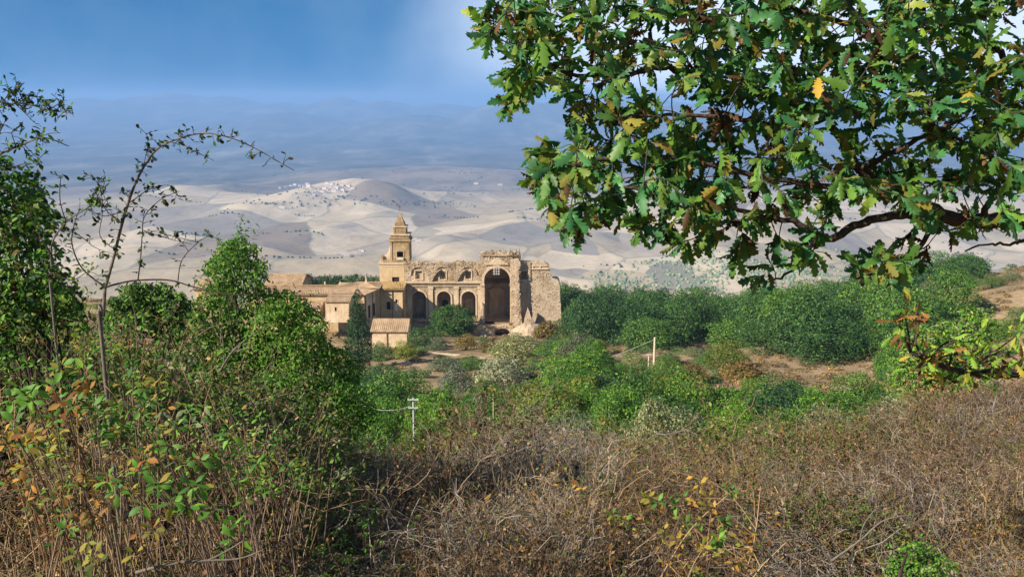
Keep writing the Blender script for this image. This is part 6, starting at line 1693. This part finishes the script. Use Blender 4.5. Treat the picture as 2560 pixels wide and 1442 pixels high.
# ------------------------------------------------------------------ leafy shrubs of the near left
def leaf_cloud(name, label, cat, lobes_px, Y, leaf, n, mats, mix, seed, thick=1.0, tpl=LEAF6, stems=True, inner=0.25, spikes=0):
    rs_ = random.Random(seed)
    lobes = []
    for (px, py, r_) in lobes_px:
        Y2 = Y+rs_.uniform(-.25,.25)*thick; p = at(px, py, Y2); rr_ = r_*math.sqrt(p.length_squared)/FPX
        lobes.append((p.x, p.y, p.z, rr_, rr_*thick, rr_))
    cx = sum(l[0] for l in lobes)/len(lobes); zb = gz(cx, Y)
    root = empty(name, (cx, Y, zb), label, cat)
    me = None
    rng = np.random.default_rng(seed)
    P, d = lobe_points(rng, lobes, n, inner, True)
    if spikes:                                              # leafy shoots standing out of the outline
        ex = []
        for k in range(spikes):
            i = rng.integers(len(P)); s = P[i].copy(); dv = d[i]*0.6+np.array([rng.normal()*.3, rng.normal()*.3, 0.9]); dv /= np.linalg.norm(dv)
            for j in range(10): ex.append((s+dv*0.030*leaf/0.04*j+rng.normal(size=3)*leaf*0.25, dv))
        P = np.concatenate([P, np.array([e[0] for e in ex])]); d = np.concatenate([d, np.array([e[1] for e in ex])])
    nor = unit(d*0.8+rng.normal(size=P.shape)*0.5+np.array([0,0,0.35]))
    ax = np.cross(nor, rng.normal(size=P.shape))+np.array([0,0,-0.25])
    V, F = place_leaves(tpl, P-np.array(root.location), ax, nor, leaf*rng.uniform(0.6, 1.35, len(P)))
    mi = np.repeat(rng.choice(len(mats), size=len(P), p=np.array(mix)/sum(mix)), len(tpl[1]))
    o = link('foliage', np_mesh('foliage', V, F, [M[m] for m in mats], mi), root); o['kind'] = 'stuff'
    if stems:
        lm = Limbs()
        for l in lobes:
            e = Vector(l[:3]); s = Vector((cx+rs_.uniform(-.15,.15), Y+rs_.uniform(-.15,.15), zb-0.1))
            mid = s.lerp(e, .55)+Vector((rs_.uniform(-.12,.12), rs_.uniform(-.12,.12), 0.12))
            lm.add(smooth_line([s, mid, e], 4), 0.022*Y/14, 0.006, 6)
        lm.build('stems', M['bark_dark'], root)['kind'] = 'stuff'
    return root
leaf_cloud('elm_shrub', 'lush green shrub with a pointed leafy spire hiding part of the convent', 'shrub',
 [(588,622,30),(575,650,40),(612,655,42),(556,690,40),(600,700,62),(635,690,34),(590,750,66),(545,755,40),(530,800,60),(640,800,70),(700,790,62),(745,800,45),(600,870,90),(690,870,90),(752,862,72),(780,825,42),(800,890,45),(560,930,90),(660,960,100),(760,950,100),(835,945,66),(865,990,50),(700,1040,100),(800,1040,90),(860,1060,66),(480,800,45),(470,860,70),(620,1050,90),(905,1040,40),(780,1090,70),(850,1100,50),(560,1000,80)],
 14.0, 0.058, 30000, ['elm_leaf','lush','bramble_green','yellow_green'], (0.66,0.18,0.10,0.06), 15, 1.2, LEAF6, True, 0.25, 170)
leaf_cloud('dark_shrub', 'dark green low shrub between the sapling stem and the pointed shrub', 'shrub',
 [(330,760,42),(385,755,45),(430,775,40),(300,800,40),(360,800,50),(420,820,45)], 11.0, 0.045, 6500, ['holm_dark','lush','holm'], (0.5,0.2,0.3), 16, 1.0)
leaf_cloud('leafy_shrub', 'tall dark green shrub filling the left edge below the thorn sprays', 'shrub',
 [(20,470,55),(60,500,55),(30,560,70),(90,560,50),(40,640,80),(110,640,45),(120,700,40),(60,720,80),(140,740,36),(-20,430,30),(100,780,70),(-60,560,90),(-70,700,100),(40,830,80),(120,830,60),(-40,850,90),(170,800,45)], 6.2, 0.05, 6500, ['holm_dark','holm','elm_leaf','olive_green','oak_brown'], (0.24,0.26,0.34,0.12,0.04), 17, 1.1, LEAF6, True, 0.25, 40)
leaf_cloud('pale_shrub', 'pale green shrub at the right, above the rust-brown bank', 'shrub',
 [(2330,880,55),(2385,860,50),(2290,940,55),(2350,950,60),(2420,930,50),(2440,800,32),(2425,850,40),(2270,990,40),(2330,1000,50),(2390,985,40)], 17.0, 0.07, 9000, ['lush','grey_green','bramble_green'], (0.45,0.35,0.2), 18, 1.0, LEAF6, True, 0.2, 30)
leaf_cloud('corner_shrub', 'small fresh green shrub growing in the grey twigs near the lower right corner', 'shrub',
 [(2250,1405,18),(2300,1385,22),(2345,1400,16),(2290,1425,26),(2335,1432,22),(2230,1432,16),(2270,1370,12),(2380,1420,12)], 4.3, 0.02, 1500, ['lush','bramble_green','grey_green'], (0.5,0.3,0.2), 19, 0.9, LEAF6, True, 0.3, 30)
# ------------------------------------------------------------------ bramble and ash sprays in the thicket
BR_T = [(np.array([(0,0,0),(0.22,0.16,0.05),(0.5,0.27,0.06),(0.8,0.17,0.02),(1,0,-0.1),(0.8,-0.17,0.02),(0.5,-0.27,0.06),(0.22,-0.16,0.05),(0.35,0,-0.03),(0.7,0,-0.05)]),
         np.array([(0,1,8),(1,2,8),(2,9,8),(2,3,9),(3,4,9),(4,5,9),(5,6,9),(6,8,9),(6,7,8),(7,0,8)])),
        (np.array([(0,0,0),(0.22,0.14,-0.03),(0.5,0.24,-0.08),(0.8,0.15,-0.1),(1,0,-0.25),(0.8,-0.15,-0.1),(0.5,-0.24,-0.08),(0.22,-0.14,-0.03),(0.35,0,0.02),(0.7,0,-0.04)]),
         np.array([(0,1,8),(1,2,8),(2,9,8),(2,3,9),(3,4,9),(4,5,9),(5,6,9),(6,8,9),(6,7,8),(7,0,8)]))]
def bramble(label, sprays, seed, leaf=0.043, cat='bramble', name='bramble'):
    rs_ = random.Random(seed)
    px0, py0, Y0, _, _ = sprays[0]
    b = at(px0, py0, Y0); zb = gz(b.x, Y0+0.1)
    root = empty(name, (b.x, Y0+0.1, zb), label, cat)
    leaves = []
    for (px, py, Y, mat, n) in sprays:
        p = at(px, py, Y); s = Vector((b.x+rs_.uniform(-.2,.2), Y+0.3, gz(b.x, Y+0.3)))
        mid = s.lerp(p, .6)+Vector((0, .05, .1))
        lm = Limbs(); sp = smooth_line([s, mid, p], 5); lm.add(sp, 0.004, 0.0018, 5); lm.build('stem', M['twig_brown'], root)
        ax0 = (sp[-1]-sp[-3]).normalized()
        for k in range(int(n*1.5) if leaf > 0.03 else n*2):
            grp = k//5; q = p+Vector((rs_.gauss(0,.05),rs_.gauss(0,.04),rs_.gauss(0,.045)))*(0.6+0.25*grp) if k % 5 == 0 else q
            th = (k % 5)*1.256+grp
            dv = Vector((math.cos(th), 0.35*math.sin(th*1.3)-0.2, math.sin(th)*0.8-0.05)).normalized()
            m2 = mat if rs_.random() < 0.85 else rs_.choice(['olive_green','bramble_green','oak_yellow'])
            leaves.append((tuple(q+dv*0.008), dv, Vector((rs_.gauss(0,.6)-.3, -.5+rs_.gauss(0,.5), .9)), leaf*rs_.uniform(.65,1.2), rs_.randrange(2), m2))
    leaf_objects(root, leaves, BR_T, M, 300)
    return root
bg, oy, og = 'bramble_green', 'oak_yellow', 'orange_leaf'
def more(seed, n, x0, x1, y0, y1, mats, w, Ya, Yb, cnt=(5, 10)):
    r_ = random.Random(seed); out = []
    for _ in range(n):
        px, py = r_.uniform(x0, x1), r_.uniform(y0, y1); f = (py-760)/680.0
        out.append((px, py, Ya+(Yb-Ya)*f+r_.uniform(-.1,.1), r_.choices(mats, w)[0], r_.randint(*cnt)))
    return out
bramble('bramble with big fresh green leaves and orange ones near the left edge', [(130,960,3.2,bg,12),(190,1000,3.15,bg,14),(90,1000,3.15,bg,12),(60,965,3.2,bg,8),(240,985,3.2,og,6),(165,1045,3.1,og,6),(190,960,3.3,og,5),(230,1030,3.2,og,7),(150,925,3.3,oy,5),(100,1040,3.1,bg,6)], 31)
bramble('bramble spray of mid-green leaves left of the thicket centre', [(330,990,3.5,bg,12),(310,1065,3.4,bg,12),(355,1045,3.4,bg,10),(290,1030,3.4,'olive_green',8),(390,970,3.6,oy,5),(395,1005,3.6,og,4),(270,1080,3.3,bg,8)], 32, 0.038)
bramble('orange and yellow withered bramble leaves low at the left edge', [(60,1095,2.9,og,8),(95,1115,2.85,oy,8),(30,1070,2.9,og,7),(80,1075,2.9,oy,5),(20,1130,2.85,og,5)], 33, 0.034)
bramble('star-shaped pale green leaf sprays over the dry stalks at the lower left', [(320,1225,2.75,bg,10),(365,1245,2.72,bg,10),(480,1230,2.8,bg,12),(500,1280,2.75,'lush',9),(530,1265,2.8,'lush',7)], 34, 0.042)
bramble('grey-green leafy spray in the middle of the thicket', [(400,1060,3.3,'grey_green',8),(430,1100,3.2,bg,9),(440,1170,3.1,bg,9),(370,1140,3.1,og,5),(460,1085,3.3,'grey_green',8)], 35, 0.036)
bramble('deep green leafy sprays near the right end of the thicket', [(600,1180,3.4,'lush',12),(640,1200,3.4,'lush',10),(620,1160,3.4,bg,8),(590,1215,3.4,'lush',8),(560,1340,3.0,'lush',8)], 36, 0.036)
bramble('tangle of smaller green bramble leaves spread over the upper thicket', more(61, 34, 10, 420, 800, 1000, [bg,'lush','olive_green',oy,og], (5,4,4,1,1), 5.2, 2.6), 41, 0.026)
bramble('tangle of bramble leaves, green with some orange, over the middle of the thicket', more(62, 40, 180, 700, 900, 1200, [bg,'lush','olive_green',oy,og,'grey_green'], (4,4,4,1,1.3,2), 5.0, 2.5), 42, 0.026)
bramble('withered brown and orange bramble leaves over the lower left of the thicket', more(63, 36, 0, 420, 1040, 1300, [og,'oak_brown',oy,'olive_green',bg], (3,4,1.5,3,1.5), 4.4, 2.3), 43, 0.026)
bramble('small-leaved green tangle at the right of the thicket under the pointed shrub', more(64, 40, 480, 860, 980, 1230, ['lush','olive_green',bg,'grey_green'], (4,4,2,2), 6.4, 3.6), 44, 0.026)
bramble('few yellow and orange leaves among dry stems at the bottom left', [(350,1350,2.6,oy,6),(340,1330,2.6,og,4),(230,1400,2.5,oy,6),(210,1420,2.5,'olive_green',8),(225,1375,2.5,'olive_green',6)], 37, 0.033)
bramble('leafy sprig with round green and yellow leaves in the middle of the dry bank', [(1665,1275,5.0,bg,9),(1700,1285,5.0,bg,6),(1550,1290,5.1,bg,6),(1680,1340,4.8,oy,8),(1780,1345,4.7,bg,9),(1800,1330,4.7,bg,8),(1775,1375,4.6,oy,4),(1730,1235,5.1,oy,6),(1620,1250,5.2,oy,6),(1760,1265,5.0,oy,5),(1815,1240,5.1,bg,4)], 38, 0.045, 'sprig', 'leafy_sprig')
# bare white branch on the crest of the bank, dead stems in the thicket
def dead_branch(label, lines, Y, r, mat, seed):
    b = at(lines[0][0][0], lines[0][0][1], Y)
    root = empty('dead_branch', (b.x, Y, b.z), label, 'branch')
    for i, l in enumerate(lines):
        lm = Limbs(); lm.add(smooth_line([at(x, y, Y) for x, y in l], 5), r*(1 if i == 0 else 0.6), r*0.3, 6); lm.build('limb', M[mat], root)
dead_branch('bare white branch lying on the crest of the dry bank', [[(1640,1084),(1668,1086),(1690,1080),(1712,1090),(1738,1108)],[(1690,1080),(1720,1076),(1745,1086)],[(1655,1085),(1640,1092),(1625,1090)]], 11.5, 0.018, 'bark_grey', 1)
dead_branch('pale forked dead stem slanting across the pointed green shrub', [[(548,930),(580,880),(620,845),(665,812)],[(560,905),(558,860),(552,820)],[(580,880),(610,872),(640,868)]], 8.0, 0.010, 'bark_grey', 2)
dead_branch('dark bare twiggy stem standing at the right end of the thicket', [[(798,1180),(800,1100),(794,1040),(786,990)],[(797,1070),(770,1040),(760,1010)],[(796,1050),(820,1020),(828,985)]], 6.5, 0.010, 'bark_dark', 3)
dead_branch('long pale bent cane lying across the foot of the thicket', [[(340,1430),(430,1408),(520,1400),(600,1395),(660,1372)],[(520,1400),(560,1380),(610,1350)]], 2.7, 0.006, 'bark_grey', 4)
dead_branch('upright yellow cane on the lower part of the dry bank', [[(1180,1440),(1190,1400),(1198,1360),(1215,1320)],[(1190,1400),(1175,1370)]], 4.2, 0.007, 'straw', 5)
dead_branch('grey dead branch across the dark gap at the lower right', [[(2080,1400),(2150,1350),(2210,1300),(2290,1285)],[(2150,1350),(2160,1310),(2190,1270)],[(2210,1300),(2240,1330),(2280,1340)]], 5.0, 0.008, 'bark_grey', 6)
